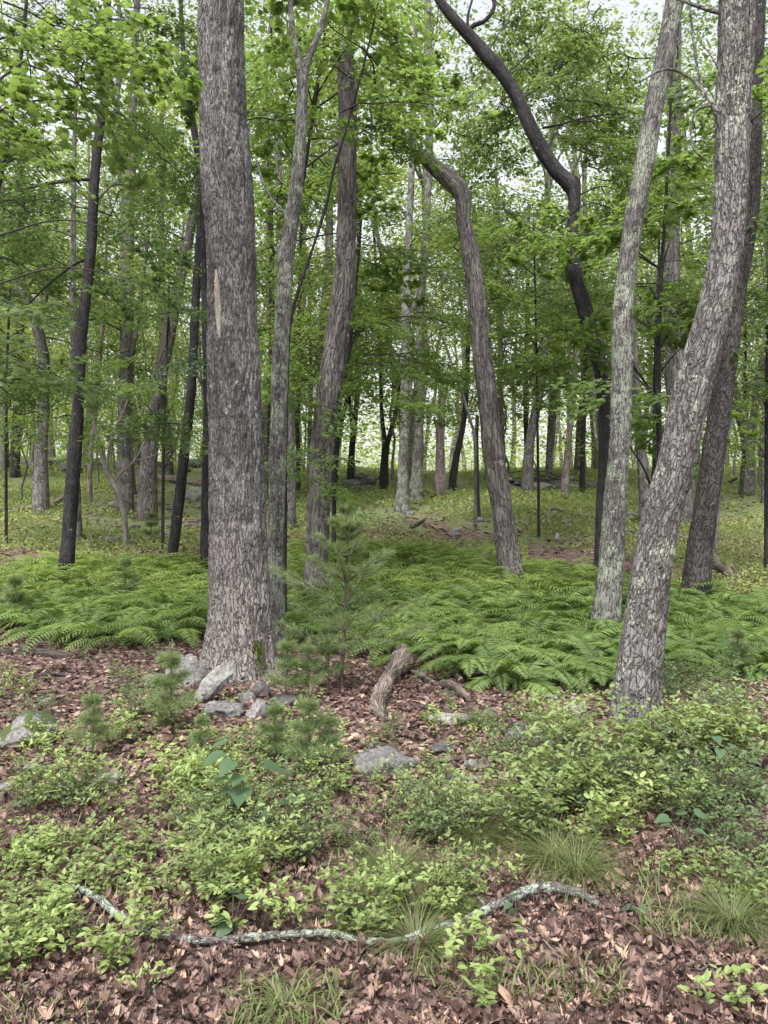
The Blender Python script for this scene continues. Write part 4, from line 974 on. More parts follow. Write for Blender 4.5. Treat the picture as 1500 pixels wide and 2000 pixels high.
rock(1120, 1478, 40, 26, 'p', 'stone showing among the shrubs at the foot of the front right tree', seed=3)
rock(316, 1052, 44, 20, 'p', 'pale stone on the slope between the slender dark trees', seed=0)
rock(215, 1060, 36, 16, 'g', 'low stone left of the forked dead sapling', seed=1)
rock(385, 978, 46, 32, 'p', 'square pale rock on the slope left of the big oak', seed=2)
rock(1230, 1015, 40, 22, 'p', 'pale rock between the lichened and plated trees', seed=0)
rock(1055, 958, 50, 20, 'p', 'pale rock before the dark brush pile', seed=2)
rr_ = np.random.default_rng(33)
for k in range(36):
    if k < 20: u, v = rr_.uniform(170, 400), rr_.uniform(955, 1045)
    elif k < 27: u, v = rr_.uniform(760, 960), rr_.uniform(1005, 1050)
    else: u, v = rr_.uniform(900, 1480), rr_.uniform(965, 1060)
    w = rr_.uniform(12, 30)
    zone = 'on the littered slope left of the big oak' if u < 420 else 'on the bare patch behind the fern bed' if u < 960 else 'on the green slope at right'
    rock(u, v, w, w * rr_.uniform(.3, .6), 'pgd'[int(rr_.integers(3))], uniq('small weathered stone', u, v, LM_MID), (0, 0, rr_.uniform(0, 3)), 'scattered small stones of the slope', seed=int(rr_.integers(4)))
# tumbled stone row on the far slope
for k in range(70):
    if k < 40: u, v = rr_.uniform(-20, 430), rr_.uniform(905, 935) - rr_.random() * 20
    elif k < 52: u, v = rr_.uniform(640, 730), rr_.uniform(935, 960)
    else: u, v = rr_.uniform(950, 1160), rr_.uniform(935, 955)
    w = rr_.uniform(22, 50)
    zone = 'at far left' if u < 440 else 'left of the pale centre pair' if u < 760 else 'behind the snapped and crooked trees'
    rock(u, v, w, w * rr_.uniform(.35, .55), 'dg'[int(rr_.integers(2))], uniq('dark tumbled stone', u, v, LM_MID), (0, 0, rr_.uniform(0, 3)), 'stones of the tumbled row', seed=int(rr_.integers(4)))

# ------------------------------------------------------------------ logs, branches and sticks
def log(name, label, cat, pts, mat, group=None, lift=.5, sides=12, amp=.004, lump=.15, zoff=None, step=.04):
    """pts: photo points (u, v, width px) lying on the ground"""
    G_, W_ = [], []
    for k, (u, v, w) in enumerate(pts):
        b = gp(u, v); rd = w / 2 / PX * b[1]
        b[2] += rd * lift + (zoff[k] if zoff else 0)
        G_.append(b); W_.append(rd)
    m = MB(); G_ = np.array(G_); org = G_[0].copy()
    tube(m, G_, W_, sides, 0, True, bark_disp(amp, lump, 40, 30, int(pts[0][0]) % 50), step=step); rel_mesh(m, org)
    o = link(name, m.mesh(name, mat), None, org)
    return tag(o, label, cat, group)
LB = log('fallen_branch', 'long lichen-crusted grey branch lying curved across the foreground litter', 'branch',
    [(148, 1762, 8), (185, 1785, 13), (240, 1815, 15), (300, 1840, 15), (370, 1856, 15), (450, 1858, 14), (540, 1854, 14), (640, 1850, 14), (710, 1856, 15), (780, 1862, 16), (850, 1846, 17), (905, 1826, 17), (955, 1806, 18), (990, 1782, 19), (1030, 1764, 18), (1080, 1757, 18), (1130, 1766, 16), (1170, 1780, 11)],
    M_LICHB, lift=1.2, sides=22, step=.02, lump=.28, zoff=[.04, .03, .02, .015, .015, .015, .018, .018, .018, .018, .02, .02, .02, .02, .02, .02, .02, .01])
for (u, v, du, h, w) in ((330, 1848, -26, .05, 6), (560, 1853, 30, .05, 5), (955, 1806, -22, .07, 7), (1080, 1757, 24, .05, 6), (158, 1768, -22, .06, 4), (165, 1775, 4, .08, 3)):
    b = gp(u, v); e = gp(u + du, v - 6); s_ = b[1] / PX
    m = MB(); tube(m, [b + [0, 0, .02], (b + e) / 2 + [0, 0, .02 + h * .6], e + [0, 0, .02 + h]], [w * s_ * .6, w * s_ * .45, w * s_ * .3], 7, 0, True, step=.02); rel_mesh(m, np.array(LB.location))
    link('stub', m.mesh('stub', M_LICHB), LB)
log('stick', 'grey curved stick lying at the right edge by the grass tuft', 'stick', [(1352, 1850, 5), (1385, 1838, 9), (1430, 1836, 10), (1480, 1842, 11), (1540, 1846, 12)], M_WOODG, lift=.9)
log('wood_fragment', 'split grey wood fragment in the bottom right corner', 'wood', [(1422, 1942, 10), (1445, 1958, 26), (1480, 1975, 30), (1520, 1990, 20)], M_WOOD, lift=.4, lump=.25)
log('stick', 'thin twig lying below the long branch at centre', 'stick', [(690, 1912, 4), (740, 1905, 6), (790, 1925, 6), (835, 1930, 4)], M_WOOD, lift=.9)
log('stick', 'curved brown stick in the litter right of the long branch', 'stick', [(1122, 1860, 6), (1135, 1845, 8), (1160, 1840, 7)], M_WOOD, lift=.9)
log('rotten_log', 'twisted rotten log with pale weathered wood, right of the pine sapling', 'log',
    [(748, 1412, 22), (738, 1392, 40), (748, 1366, 30), (762, 1340, 30), (784, 1318, 36), (792, 1298, 24), (770, 1284, 28), (745, 1272, 20), (735, 1262, 14)], M_WOOD, sides=32, step=.025, lump=.6, amp=.022, lift=.75, zoff=[0, 0, .02, .04, .06, .06, .04, .02, 0])
log('rotten_log', 'split grey plank of rotten wood at the fern edge, the upper one', 'log', [(808, 1268, 14), (840, 1290, 22), (880, 1318, 18), (900, 1335, 10)], M_WOOD, lump=.45, amp=.012, lift=1.5)
log('rotten_log', 'short piece of rotten wood below the split plank', 'log', [(862, 1345, 12), (885, 1356, 20), (915, 1376, 14)], M_WOOD, lump=.45, amp=.012, lift=1.4)
log('wood_fragment', 'bleached splinter of rotten wood between the twisted log and split plank', 'wood', [(800, 1318, 8), (825, 1330, 12), (850, 1340, 7)], M_WOODG, lump=.4, lift=1.6)
log('wood_fragment', 'crumbling piece of rotten wood at the foot of the twisted log', 'wood', [(722, 1420, 10), (735, 1428, 18), (752, 1430, 12)], M_WOOD, lump=.5, lift=1.0)
log('rotten_log', 'dark rotten log behind the split plank under the ferns', 'log', [(790, 1292, 16), (850, 1285, 18), (905, 1292, 12)], M_WOODD, lump=.3)
log('fallen_branch', 'knobbly dark branch lying in front of the fern edge', 'branch', [(786, 1392, 7), (825, 1385, 10), (860, 1397, 10), (895, 1394, 9), (925, 1388, 8)], M_WOODD, lump=.3, lift=.9)
log('fallen_branch', 'bent dark branch by the left foot of the front right tree', 'branch', [(1140, 1345, 6), (1168, 1352, 9), (1190, 1372, 8)], M_WOODD, lift=1.2)
log('stick', 'forked pale stick left of the front right tree foot', 'stick', [(1086, 1420, 5), (1105, 1412, 7), (1122, 1402, 5)], M_WOODG, lift=1)
log('fallen_branch', 'dark log lying in the litter before the left fern bed', 'log', [(0, 1278, 12), (60, 1280, 18), (120, 1285, 18), (165, 1288, 12)], M_WOODD, lump=.25)
log('fallen_branch', 'thin dark branch crossing the litter left of the oak stones', 'branch', [(60, 1325, 5), (110, 1322, 7), (150, 1328, 5)], M_WOODD, lift=1)
log('stick', 'bare thin stick angled up at the left fern bed', 'stick', [(172, 1258, 4), (200, 1245, 5), (228, 1232, 4)], M_WOODD, lift=1, zoff=[0, .04, .08])
log('root_log', 'reddish rotten log poking out right of the big oak foot', 'log', [(545, 1300, 26), (590, 1308, 26), (640, 1320, 20), (670, 1330, 10)], M_WOODD, lump=.3, lift=.7)
log('fallen_branch', 'forked reddish stick lying below the oak stones', 'branch', [(415, 1472, 8), (450, 1460, 14), (480, 1448, 12), (500, 1432, 8)], M_WOOD, lift=.8)
log('fallen_branch', 'white hooked dead branch on the far slope right of the snapped tree', 'branch', [(1082, 1046, 4), (1073, 1030, 6), (1072, 1018, 7), (1082, 1016, 7), (1100, 1018, 5)], M_WOODG, lift=1.2, zoff=[0, .02, .16, .22, .2])
log('stump', 'tiny splintered pale stump on the slope right of the snapped tree', 'stump', [(1088, 1062, 14), (1088, 1056, 8)], M_WOODG, zoff=[0, .10])
log('fallen_log', 'pale broken log between the snapped and lichened trees', 'log', [(1118, 1006, 6), (1135, 1010, 8), (1168, 1012, 8)], M_WOODG, lift=1)
log('fallen_log', 'pale log crossing behind the front right tree', 'log', [(1222, 1042, 9), (1265, 1050, 9), (1310, 1050, 10), (1350, 1065, 11), (1395, 1088, 12)], M_WOODG, lift=1)
log('fallen_log', 'twisted pale log right of the dark plated tree foot', 'log', [(1382, 1085, 12), (1395, 1098, 16), (1402, 1112, 16), (1422, 1125, 15), (1428, 1142, 10)], M_WOOD, lump=.3, lift=.9)
log('fallen_log', 'long dead log at the far left in the slope grass', 'log', [(-10, 1002, 9), (50, 998, 10), (100, 992, 9), (128, 982, 8)], M_WOOD, lump=.2, lift=.9, zoff=[0, 0, .03, .15])
log('fallen_log', 'fallen trunk on the rocks left of the big oak', 'log', [(300, 940, 12), (350, 945, 14), (400, 952, 12), (440, 960, 10)], M_WOOD, lump=.2, lift=1.2)
log('fallen_branch', 'dead branch on the bare patch behind the centre ferns', 'branch', [(800, 1036, 4), (815, 1028, 6), (828, 1020, 5)], M_WOODD, lift=1.5)
log('fallen_log', 'thin log beside the foot of the nearer pale centre tree', 'log', [(800, 972, 6), (830, 970, 6), (855, 974, 5)], M_WOODD, lift=1)
log('leaning_pole', 'dark bare branch slanting up to the right edge', 'branch', [(1408, 952, 7), (1440, 952, 6)], M_WOODD, zoff=[0, .3])
rr_ = np.random.default_rng(44)
# brush pile
t = empty('brush_pile', gp(1070, 950), 'dark heap of dead sticks in front of the pale tree at right centre', 'brush pile')
b0 = gp(1070, 950)
for k in range(26):
    m = MB(); a = rr_.normal(0, .25); L = rr_.uniform(.5, 1.2)
    c = np.array([rr_.normal(0, .55), rr_.normal(0, .3), abs(rr_.normal(.12, .1))]); dv = np.array([math.cos(a), rr_.normal(0, .3), rr_.normal(0, .15)]) * L
    tube(m, [c - dv, c + rr_.normal(0, .05, 3), c + dv], [.02, .03, .01], 6, 0, step=.2)
    link('dead_stick', m.mesh('dead_stick', M_WOODD), t)
# loose twigs in the litter
TW = []
for k in range(6):
    m = MB(); L = 1.0
    p = np.stack([np.linspace(-.5, .5, 6), np.cumsum(rr_.normal(0, .035, 6)), np.abs(rr_.normal(0, .012, 6)) + .012], 1)
    tube(m, p, np.linspace(.013, .004, 6), 6, 0, True, step=.05)
    if k % 2: tube(m, [p[2], p[2] + [.15, .12, .03]], [.008, .003], 5, 0, True)
    TW.append(m.mesh('twig', [M_WOODG, M_WOODD, M_WOOD][k % 3]))
def where(u, v):
    if v > 1700:
        return ('in the lower left corner' if u < 300 else 'left of the long lichened branch middle' if u < 620 else 'near the centre grass tufts' if u < 900 else 'beside the right end of the long lichened branch' if u < 1220 else 'in the litter at the lower right')
    if v > 1520:
        return ('at the left edge of the foreground' if u < 250 else 'around the heart-leaved plant' if u < 620 else 'below the broad boulder' if u < 900 else 'above the centre right grass tuft' if u < 1200 else 'in the shrub bank at the right edge')
    if v > 1400:
        return ('near the moss-capped boulder' if u < 250 else 'below the oak stones' if u < 560 else 'by the little pine seedlings' if u < 700 else 'beside the broad boulder' if u < 960 else 'left of the front right tree foot' if u < 1200 else 'right of the front right tree foot')
    return ('before the left fern bed' if u < 360 else 'around the big oak foot' if u < 620 else 'around the rotten log' if u < 900 else 'before the front fern edge' if u < 1200 else 'right of the front right tree below the ferns')
for k in range(46):
    u, v = rr_.uniform(0, 1500), rr_.uniform(1380, 1990)
    b = gp(u, v)
    tag(link('twig', TW[k % 6], None, (b[0], b[1], b[2] + .012), (0, rr_.normal(0, .05), rr_.uniform(0, 3.1)), rr_.uniform(.15, .45)), uniq('small dead twig', u, v, LM_FG), 'twig', 'small dead twigs on the litter')

# ------------------------------------------------------------------ leaf litter: pieces of the forest floor
rr_ = np.random.default_rng(55)
n = 74000
y = 1.9 + 10.5 * rr_.random(n) ** 1.35; x = rr_.uniform(-.62, .62, n) * (y + .6)
z = ground(x, y)
big = np.argsort(y + rr_.normal(0, .35, n))[:]
vis = [q for q in big if 1.95 < y[q] and abs(x[q]) < y[q] * .5 and y[q] > 2.35][:300]
dl = []
for k, tm in enumerate(T_DEAD):
    m = MB(); m.add(tm[0], tm[1], 0, None, .5); dl.append(m.mesh('dead_leaf', M_DEAD, smooth=False))
for q in vis:
    link('dead_leaf', dl[int(rr_.integers(6))], floor, (x[q], y[q], z[q] + rr_.uniform(.012, .035)), (rr_.normal(0, .35), rr_.normal(0, .35), rr_.uniform(0, 6.28)), rr_.uniform(.03, .066))
mask = np.ones(n, bool); mask[vis] = False
m = MB()
def upn(n, s, r): return np.stack([r.normal(0, s, n), r.normal(0, s, n), np.ones(n)], 1)
near = mask & (y < 4.4)
for k in range(6):
    idx = np.where(near)[0][k::6]
    scatter(m, T_DEAD[k], np.stack([x, y, z + rr_.uniform(.004, .03, n)], 1)[idx], frames(rr_.normal(0, 1, (len(idx), 3)) * [1, 1, .25], upn(len(idx), .36, rr_)), rr_.uniform(.016, .056, len(idx)), 0, rr_.random(len(idx)))
idx = np.where(mask & (y >= 4.4))[0]
scatter(m, T_DEADLO, np.stack([x, y, z + rr_.uniform(.004, .03, n)], 1)[idx], frames(rr_.normal(0, 1, (len(idx), 3)) * [1, 1, .25], upn(len(idx), .4, rr_)), rr_.uniform(.035, .075, len(idx)), 0, rr_.random(len(idx)))
# litter on the far bare patches
n2 = 5000; y2 = rr_.uniform(11.5, 24, n2); x2 = rr_.uniform(-.55, .55, n2) * y2
scatter(m, T_DEADLO, np.stack([x2, y2, ground(x2, y2) + .02], 1), frames(rr_.normal(0, 1, (n2, 3)) * [1, 1, .2], upn(n2, .3, rr_)), rr_.uniform(.08, .16, n2), 0, rr_.random(n2))
tag(link('leaf_litter', m.mesh('leaf_litter', M_DEAD, smooth=False), floor), kind='stuff')

# ------------------------------------------------------------------ ferns
def frond_mesh_parts(m, L, seed, npin=26, base=(0, 0, 0), az=0.0, lean=.9, rnd=.5):
    """one arching frond growing from base toward az"""
    r = np.random.default_rng(seed)
    t = np.linspace(0, 1, 14)
    ang = (1.35 - lean * .35) - t * (1.1 + lean * .8) ; ang = np.clip(ang, -1.1, 1.5)
    ds = L / 13
    hx = np.concatenate([[0], np.cumsum(np.cos(ang[:-1]) * ds)]); hz = np.concatenate([[0], np.cumsum(np.sin(ang[:-1]) * ds)])
    bend = r.normal(0, .12) * t ** 2 * L
    ca, sa = math.cos(az), math.sin(az)
    pts = np.stack([hx * ca - bend * sa, hx * sa + bend * ca, hz], 1) + np.array(base)
    tube(m, pts, np.linspace(.0035, .001, 14), 3, 1, False, rnd=rnd)
    s = np.linspace(.2, .985, npin)
    P0 = np.stack([np.interp(s, t, pts[:, c]) for c in range(3)], 1)
    Tn = unit(np.stack([np.interp(s, t, np.gradient(pts[:, c])) for c in range(3)], 1))
    side = unit(np.cross(Tn, np.array([0, 0, 1.0])) + 1e-6)
    nrm = np.cross(side, Tn)
    prof = np.sin(np.clip((s - .12) / .88, 0, 1) ** .75 * pi) ** .8 * (1 - .35 * s) + .04
    for sg in (-1, 1):
        dd = side * sg + Tn * .35 + nrm * r.normal(-.12, .08, (npin, 1))
        ln = L * .235 * prof * r.uniform(.85, 1.1, npin)
        scatter(m, (T_LANCE[0] * [1, 1.0, 1], T_LANCE[1]), P0, frames(dd, nrm + r.normal(0, .12, (npin, 3))), np.stack([ln, np.full(npin, L * .17) * (.6 + .4 * prof), ln], 1), 0, np.clip(rnd + r.normal(0, .1, npin), 0, 1))
rr_ = np.random.default_rng(66)
FROND = []
for k in range(6):
    m = MB(); frond_mesh_parts(m, 1.0, 300 + k, 30, rnd=.3 + .1 * k, lean=.7 + .12 * k); FROND.append(m.mesh('frond', [L_FERN, L_FERN]))
def fern_clump(seed, npin, nf):
    m = MB(); r = np.random.default_rng(seed)
    for k in range(nf):
        frond_mesh_parts(m, r.uniform(.5, .88), seed * 50 + k, npin, (r.normal(0, .06), r.normal(0, .06), 0), r.uniform(0, 6.28), r.uniform(.6, 1.4), r.uniform(.2, .8))
    return m
FERN = [fern_clump(400 + k, 20, 9).mesh('fern', [L_FERN, L_FERN]) for k in range(5)]
FERNRAW = [fern_clump(420 + k, 14, 8) for k in range(3)]
poly_r = [(555, 1100), (640, 1075), (770, 1085), (900, 1095), (1000, 1115), (1160, 1130), (1330, 1175), (1510, 1200), (1510, 1330), (1420, 1325), (1290, 1320), (1205, 1335), (1100, 1340), (1010, 1352), (940, 1335), (880, 1300), (800, 1290), (760, 1268), (560, 1262)]
poly_l = [(-40, 1175), (20, 1130), (120, 1110), (420, 1105), (415, 1240), (330, 1262), (200, 1265), (100, 1258), (30, 1225), (-40, 1215)]
cand = []
for k in range(60000):
    y_ = rr_.uniform(6.5, 16.5); x_ = rr_.uniform(-.6, .6) * y_
    cand.append((x_, y_))
cand = np.array(cand); cz = ground(cand[:, 0], cand[:, 1]); cu, cv = proj(cand[:, 0], cand[:, 1], cz)
ok = inpoly(cu, cv, poly_r) | inpoly(cu, cv, poly_l)
cand = np.column_stack([cand, cz])[ok]
acc = []
grid = {}
for c in cand:
    key = (int(c[0] / .26), int(c[1] / .26))
    if vnoise(np.array([[c[0] * 1.4, c[1] * 1.4, 0.5]]), 31)[0] < -.62: continue
    if any((c[0] - q[0]) ** 2 + (c[1] - q[1]) ** 2 < .055 for dx in (-1, 0, 1) for dy in (-1, 0, 1) for q in grid.get((key[0] + dx, key[1] + dy), ())): continue
    grid.setdefault(key, []).append(c); acc.append(c)
acc = np.array(acc)
print('ferns', len(acc))
acc = acc[np.argsort(acc[:, 1])]
mf = MB()
for k, c in enumerate(acc):
    u, v = proj(c[0], c[1], c[2])
    if k < 44:
        lab = 'arching green fern at the front edge of the ' + ('left fern bed' if u < 430 else 'fern bed right of the rotten log' if u < 960 else 'fern bed before the lichened tree' if u < 1200 else 'fern bed right of the front right tree')
        t = empty('fern', c, uniq('arching green fern', u, v, LM_MID), 'fern', 'ferns along the front of the fern beds')
        nf = int(rr_.integers(8, 12))
        for q in range(nf):
            link('frond', FROND[int(rr_.integers(6))], t, (rr_.normal(0, .03), rr_.normal(0, .03), 0), (rr_.normal(0, .12), rr_.normal(0, .15), rr_.uniform(0, 6.28)), rr_.uniform(.5, .85))
    elif k < 300:
        lab = 'green fern inside the ' + ('left fern bed' if u < 430 else 'fern bed behind the pine sapling' if u < 760 else 'fern bed before the snapped tree' if u < 1040 else 'fern bed around the lichened tree' if u < 1240 else 'fern bed at the right')
        tag(link('fern', FERN[int(rr_.integers(5))], None, c, (rr_.normal(0, .08), rr_.normal(0, .08), rr_.uniform(0, 6.28)), rr_.uniform(.65, 1.25)), uniq('green fern', u, v, LM_MID), 'fern', 'ferns inside the fern beds')
    else:
        src = FERNRAW[int(rr_.integers(3))]; a = rr_.uniform(0, 6.28); s = rr_.uniform(.6, 1.2)
        Rz = np.array([[math.cos(a), -math.sin(a), 0], [math.sin(a), math.cos(a), 0], [0, 0, 1]]) * s
        rv = rr_.normal(0, .12)
        for V_, F_, M_, U_, A_ in zip(src.V, src.F, src.M, src.UV, src.A):
            pass
        V_ = np.concatenate(src.V) @ Rz.T + c
        off = mf.n
        mf.V.append(V_.astype(np.float32))
        for F_ in src.F: mf.F.append(F_ + off)
        mf.M += src.M
        mf.UV.append(np.concatenate(src.UV)); mf.A.append(np.clip(np.concatenate(src.A) + rv, 0, 1)); mf.n += len(V_)
if mf.n:
    tag(link('fern_bed', mf.mesh('fern_bed', [L_FERNY, L_FERNY])), 'dense far part of the light green fern bed between the trunks', 'ferns', kind='stuff')

# ------------------------------------------------------------------ shrubs
def shrub_raw(seed, H, nst, leaf, ls, per, mats, spread=.75, twigs=4):
    r = np.random.default_rng(seed); st = MB(); fo = MB()
    AP, AD = [], []
    for k in range(nst):
        a = r.uniform(0, 6.28); b = np.array([r.normal(0, .05), r.normal(0, .05), 0])
        h = H * r.uniform(.55, 1.1)
        ou = np.array([math.cos(a), math.sin(a), 0]) * spread * H * r.uniform(.2, 1)
        t = np.linspace(0, 1, 7)[:, None]
        p = b + ou * t ** 1.3 + np.array([0, 0, h]) * t + np.cumsum(r.normal(0, .012, (7, 3)), 0) * (t > 0)
        tube(st, p, np.linspace(.0035, .0012, 7), 4, 0, False)
        AP.append(p[3:]); AD.append(np.tile(unit(ou + [0, 0, .2]), (4, 1)))
        for q in range(twigs):
            i0 = r.integers(2, 7); a2 = r.uniform(0, 6.28); l2 = H * r.uniform(.15, .38)
            d2 = np.array([math.cos(a2), math.sin(a2), r.uniform(.1, .7)])
            e = p[i0] + d2 * l2 * np.linspace(0, 1, 6)[:, None]
            tube(st, e, np.linspace(.0018, .0008, 6), 3, 0, False)
            AP.append(e[1:]); AD.append(np.tile(unit(d2), (5, 1)))
    AP = np.vstack(AP); AD = np.vstack(AD)
    n = int(len(AP) * per); idx = r.integers(0, len(AP), n)
    d = AD[idx]; ang = r.uniform(-2.0, 2.0, n)
    dd = np.stack([d[:, 0] * np.cos(ang) - d[:, 1] * np.sin(ang), d[:, 0] * np.sin(ang) + d[:, 1] * np.cos(ang), np.full(n, .0)], 1)
    dd = unit(dd + 1e-5) + np.stack([np.zeros(n), np.zeros(n), r.normal(.25, .35, n)], 1)
    pos = AP[idx] + r.normal(0, .008, (n, 3))
    hrel = np.clip(pos[:, 2] / H, 0, 1)
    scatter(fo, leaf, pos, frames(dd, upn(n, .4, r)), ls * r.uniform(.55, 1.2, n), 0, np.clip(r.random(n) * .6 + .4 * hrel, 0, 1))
    return st.mesh('stems', B_STEM), fo.mesh('foliage', mats)
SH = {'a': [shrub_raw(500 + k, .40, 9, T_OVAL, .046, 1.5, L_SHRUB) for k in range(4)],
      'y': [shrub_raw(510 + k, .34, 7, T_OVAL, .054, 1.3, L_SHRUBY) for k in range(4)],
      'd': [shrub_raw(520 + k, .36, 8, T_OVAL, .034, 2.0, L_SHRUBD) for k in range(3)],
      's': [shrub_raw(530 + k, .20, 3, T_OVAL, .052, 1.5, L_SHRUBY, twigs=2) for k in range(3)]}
KW = {'a': 'leafy green low shrub ', 'y': 'yellow-green low shrub with larger leaves ', 'd': 'fine-leaved darker green low shrub ', 's': 'small bright green seedling '}
zones = [ # u, v, ru, rv, n, kinds, scale
    (330, 1560, 250, 50, 18, 'ay', 1.0), (480, 1500, 160, 40, 8, 'ya', .9), (130, 1590, 110, 40, 7, 'ad', 1.0), (400, 1740, 130, 60, 10, 'ya', .95), (640, 1650, 130, 70, 11, 'ad', .95),
    (120, 1850, 130, 50, 9, 'ya', .8), (280, 1860, 90, 60, 5, 'ya', .8), (230, 1380, 110, 50, 10, 'da', 1.0), (40, 1370, 60, 50, 5, 'da', 1.0), (200, 1470, 140, 30, 6, 'ay', .9), (620, 1940, 160, 40, 7, 'sa', .8), (700, 1790, 80, 50, 6, 'ya', .9),
    (1250, 1560, 260, 60, 32, 'aad', 1.25), (1130, 1500, 200, 40, 14, 'ad', 1.2), (1420, 1480, 110, 50, 14, 'da', 1.3), (1400, 1600, 120, 50, 10, 'ad', 1.1), (950, 1640, 130, 60, 12, 'da', 1.0), (880, 1560, 80, 40, 4, 'd', .8),
    (1130, 1640, 120, 30, 7, 'ya', .9), (900, 1760, 80, 60, 6, 'ya', .8), (1330, 1370, 120, 40, 8, 'd', 1.0), (1450, 1350, 60, 40, 4, 'd', 1.0), (860, 1400, 60, 40, 3, 'd', .6), (740, 1430, 60, 40, 4, 'ds', .7),
    (1450, 1700, 60, 60, 5, 'ad', .8), (60, 1700, 60, 40, 3, 'sy', .8), (400, 1330, 60, 30, 3, 'd', .6), (470, 1660, 120, 60, 8, 'da', .9), (790, 1610, 90, 50, 6, 'da', .8), (560, 1580, 90, 50, 6, 'da', 1), (230, 1650, 60, 30, 2, 's', 1)]
rr_ = np.random.default_rng(77)
cnt = 0
for (u0, v0, ru, rv, n, kinds, s0) in zones:
    for k in range(n):
        a = rr_.uniform(0, 6.28); q = math.sqrt(rr_.random())
        u, v = u0 + ru * q * math.cos(a), v0 + rv * q * math.sin(a)
        kd = kinds[int(rr_.integers(len(kinds)))]
        if rr_.random() < .1: continue
        bl = [(148, 1762), (240, 1815), (370, 1856), (540, 1854), (710, 1856), (850, 1846), (955, 1806), (1030, 1758), (1170, 1780)]
        yb = np.interp(u, [q_[0] for q_ in bl], [q_[1] for q_ in bl])
        if abs(u - 1240) < 75 and 1395 < v < 1480 and rr_.random() < .7: continue
        if 140 < u < 1200 and -15 < v - yb < 150 and rr_.random() < .85: continue
        b = gp(u, min(v, 1995)); s = s0 * rr_.uniform(.5, 1.0) * (.8 if u < 900 else .92)
        st, fo = SH[kd][int(rr_.integers(len(SH[kd])))]
        t = empty('shrub' if kd != 's' else 'seedling', b - [0, 0, .01], uniq(KW[kd].strip(), u, v, LM_FG), 'shrub', 'low shrubs of the foreground', (0, 0, rr_.uniform(0, 6.28)), s)
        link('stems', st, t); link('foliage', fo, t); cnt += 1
print('shrubs', cnt)
for k in range(34):
    u, v = rr_.uniform(0, 1500), rr_.uniform(1400, 1990)
    b = gp(u, v); st, fo = SH['s'][k % 3]
    t = empty('seedling', b, uniq(KW['s'].strip(), u, v, LM_FG), 'seedling', 'small seedlings in the litter', (0, 0, rr_.uniform(0, 6.28)), rr_.uniform(.5, .9))
    link('stems', st, t); link('foliage', fo, t)

# heart-leaved plants
def broad_plant(u, v, H, n, ls, label, seed, spread=.6):
    r = np.random.default_rng(seed); b = gp(u, v)
    t = empty('broadleaf_plant', b, label, 'plant')
    st = MB()
    me = bpy.data.meshes.get('broad_leaf')
    if me is None:
        m = MB(); m.add(T_HEART[0], T_HEART[1], 0, T_HEART[0][:, :2]); me = m.mesh('broad_leaf', L_BROAD)
    for k in range(n):
        a = r.uniform(0, 6.28); h = H * r.uniform(.35, 1.0)
        top = np.array([math.cos(a) * spread * h * r.uniform(.3, .8), math.sin(a) * spread * h * r.uniform(.3, .8), h])
        tube(st, [[r.normal(0, .015), r.normal(0, .015), 0], top * [.4, .4, .6], top], [.004, .003, .002], 5, 0, False, step=.03)
        link('leaf', me, t, top, (r.normal(0, .2), r.uniform(-.1, .3), a + r.normal(0, .4)), ls * r.uniform(.5, .95))
    link('stems', st.mesh('stems', B_STEM), t)
broad_plant(480, 1625, .46, 12, .15, 'blue-green heart-leaved plant standing tall in the left shrubs', 1)
broad_plant(545, 1660, .34, 7, .13, 'heart-leaved plant lower right of the tall heart-leaved one', 2)
broad_plant(1330, 1690, .24, 9, .085, 'round-leaved green plant at the edge of the right shrub bank', 3)
broad_plant(1400, 1610, .50, 9, .10, 'tall round-leaved plant in the right shrub bank', 4)
broad_plant(1172, 1318, .26, 9, .12, 'round-leaved plant growing at the front fern edge near the lichened tree', 5)
broad_plant(455, 1845, .16, 6, .10, 'low heart-leaved plant just above the long lichened branch', 6)
broad_plant(1010, 1815, .10, 5, .06, 'tiny leafy plant in the litter right of the long branch bend', 7)
broad_plant(318, 1325, .30, 8, .10, 'broad-leaved plant by the square mossy boulder', 8)
broad_plant(1240, 1800, .12, 4, .06, 'tiny seedling in the litter right of the long branch end', 9)

# ------------------------------------------------------------------ grass tussocks
def tussock_mesh(seed, L, n, w, mat):
    r = np.random.default_rng(seed); m = MB()
    a = r.uniform(0, 6.28, n); q = np.abs(r.normal(0, .5, n)); q = np.clip(q, 0, 1)
    pos = np.stack([np.cos(a) * .05 * q, np.sin(a) * .05 * q, np.zeros(n)], 1)
    for k in range(n):
        l = L * r.uniform(.5, 1.1); lean = r.uniform(.45, 1.5); az = a[k] + r.normal(0, .4)
        t = np.linspace(0, 1, 6)
        an = 1.45 - lean * .6 - t * (1.0 + lean * .9)
        hx = np.concatenate([[0], np.cumsum(np.cos(an[:-1]) * l / 5)]); hz = np.concatenate([[0], np.cumsum(np.sin(an[:-1]) * l / 5)])
        c = np.stack([hx * math.cos(az), hx * math.sin(az), hz], 1) + pos[k]
        sd = np.array([-math.sin(az), math.cos(az), 0]); ww = w * np.array([1, 1, .9, .7, .45, .05])[:, None]
        V = np.concatenate([c - sd * ww, c + sd * ww]); V[:, 2] = np.maximum(V[:, 2], .004)
        i = np.arange(5)
        m.add(V, np.stack([i, i + 1, i + 7, i + 6], 1), 0, None, r.random())
    return m.mesh('grass_tussock', mat)
TU = [tussock_mesh(600, .42, 420, .0016, L_GRASS), tussock_mesh(601, .36, 360, .0016, L_GRASS), tussock_mesh(602, .30, 90, .004, L_GRASS)]
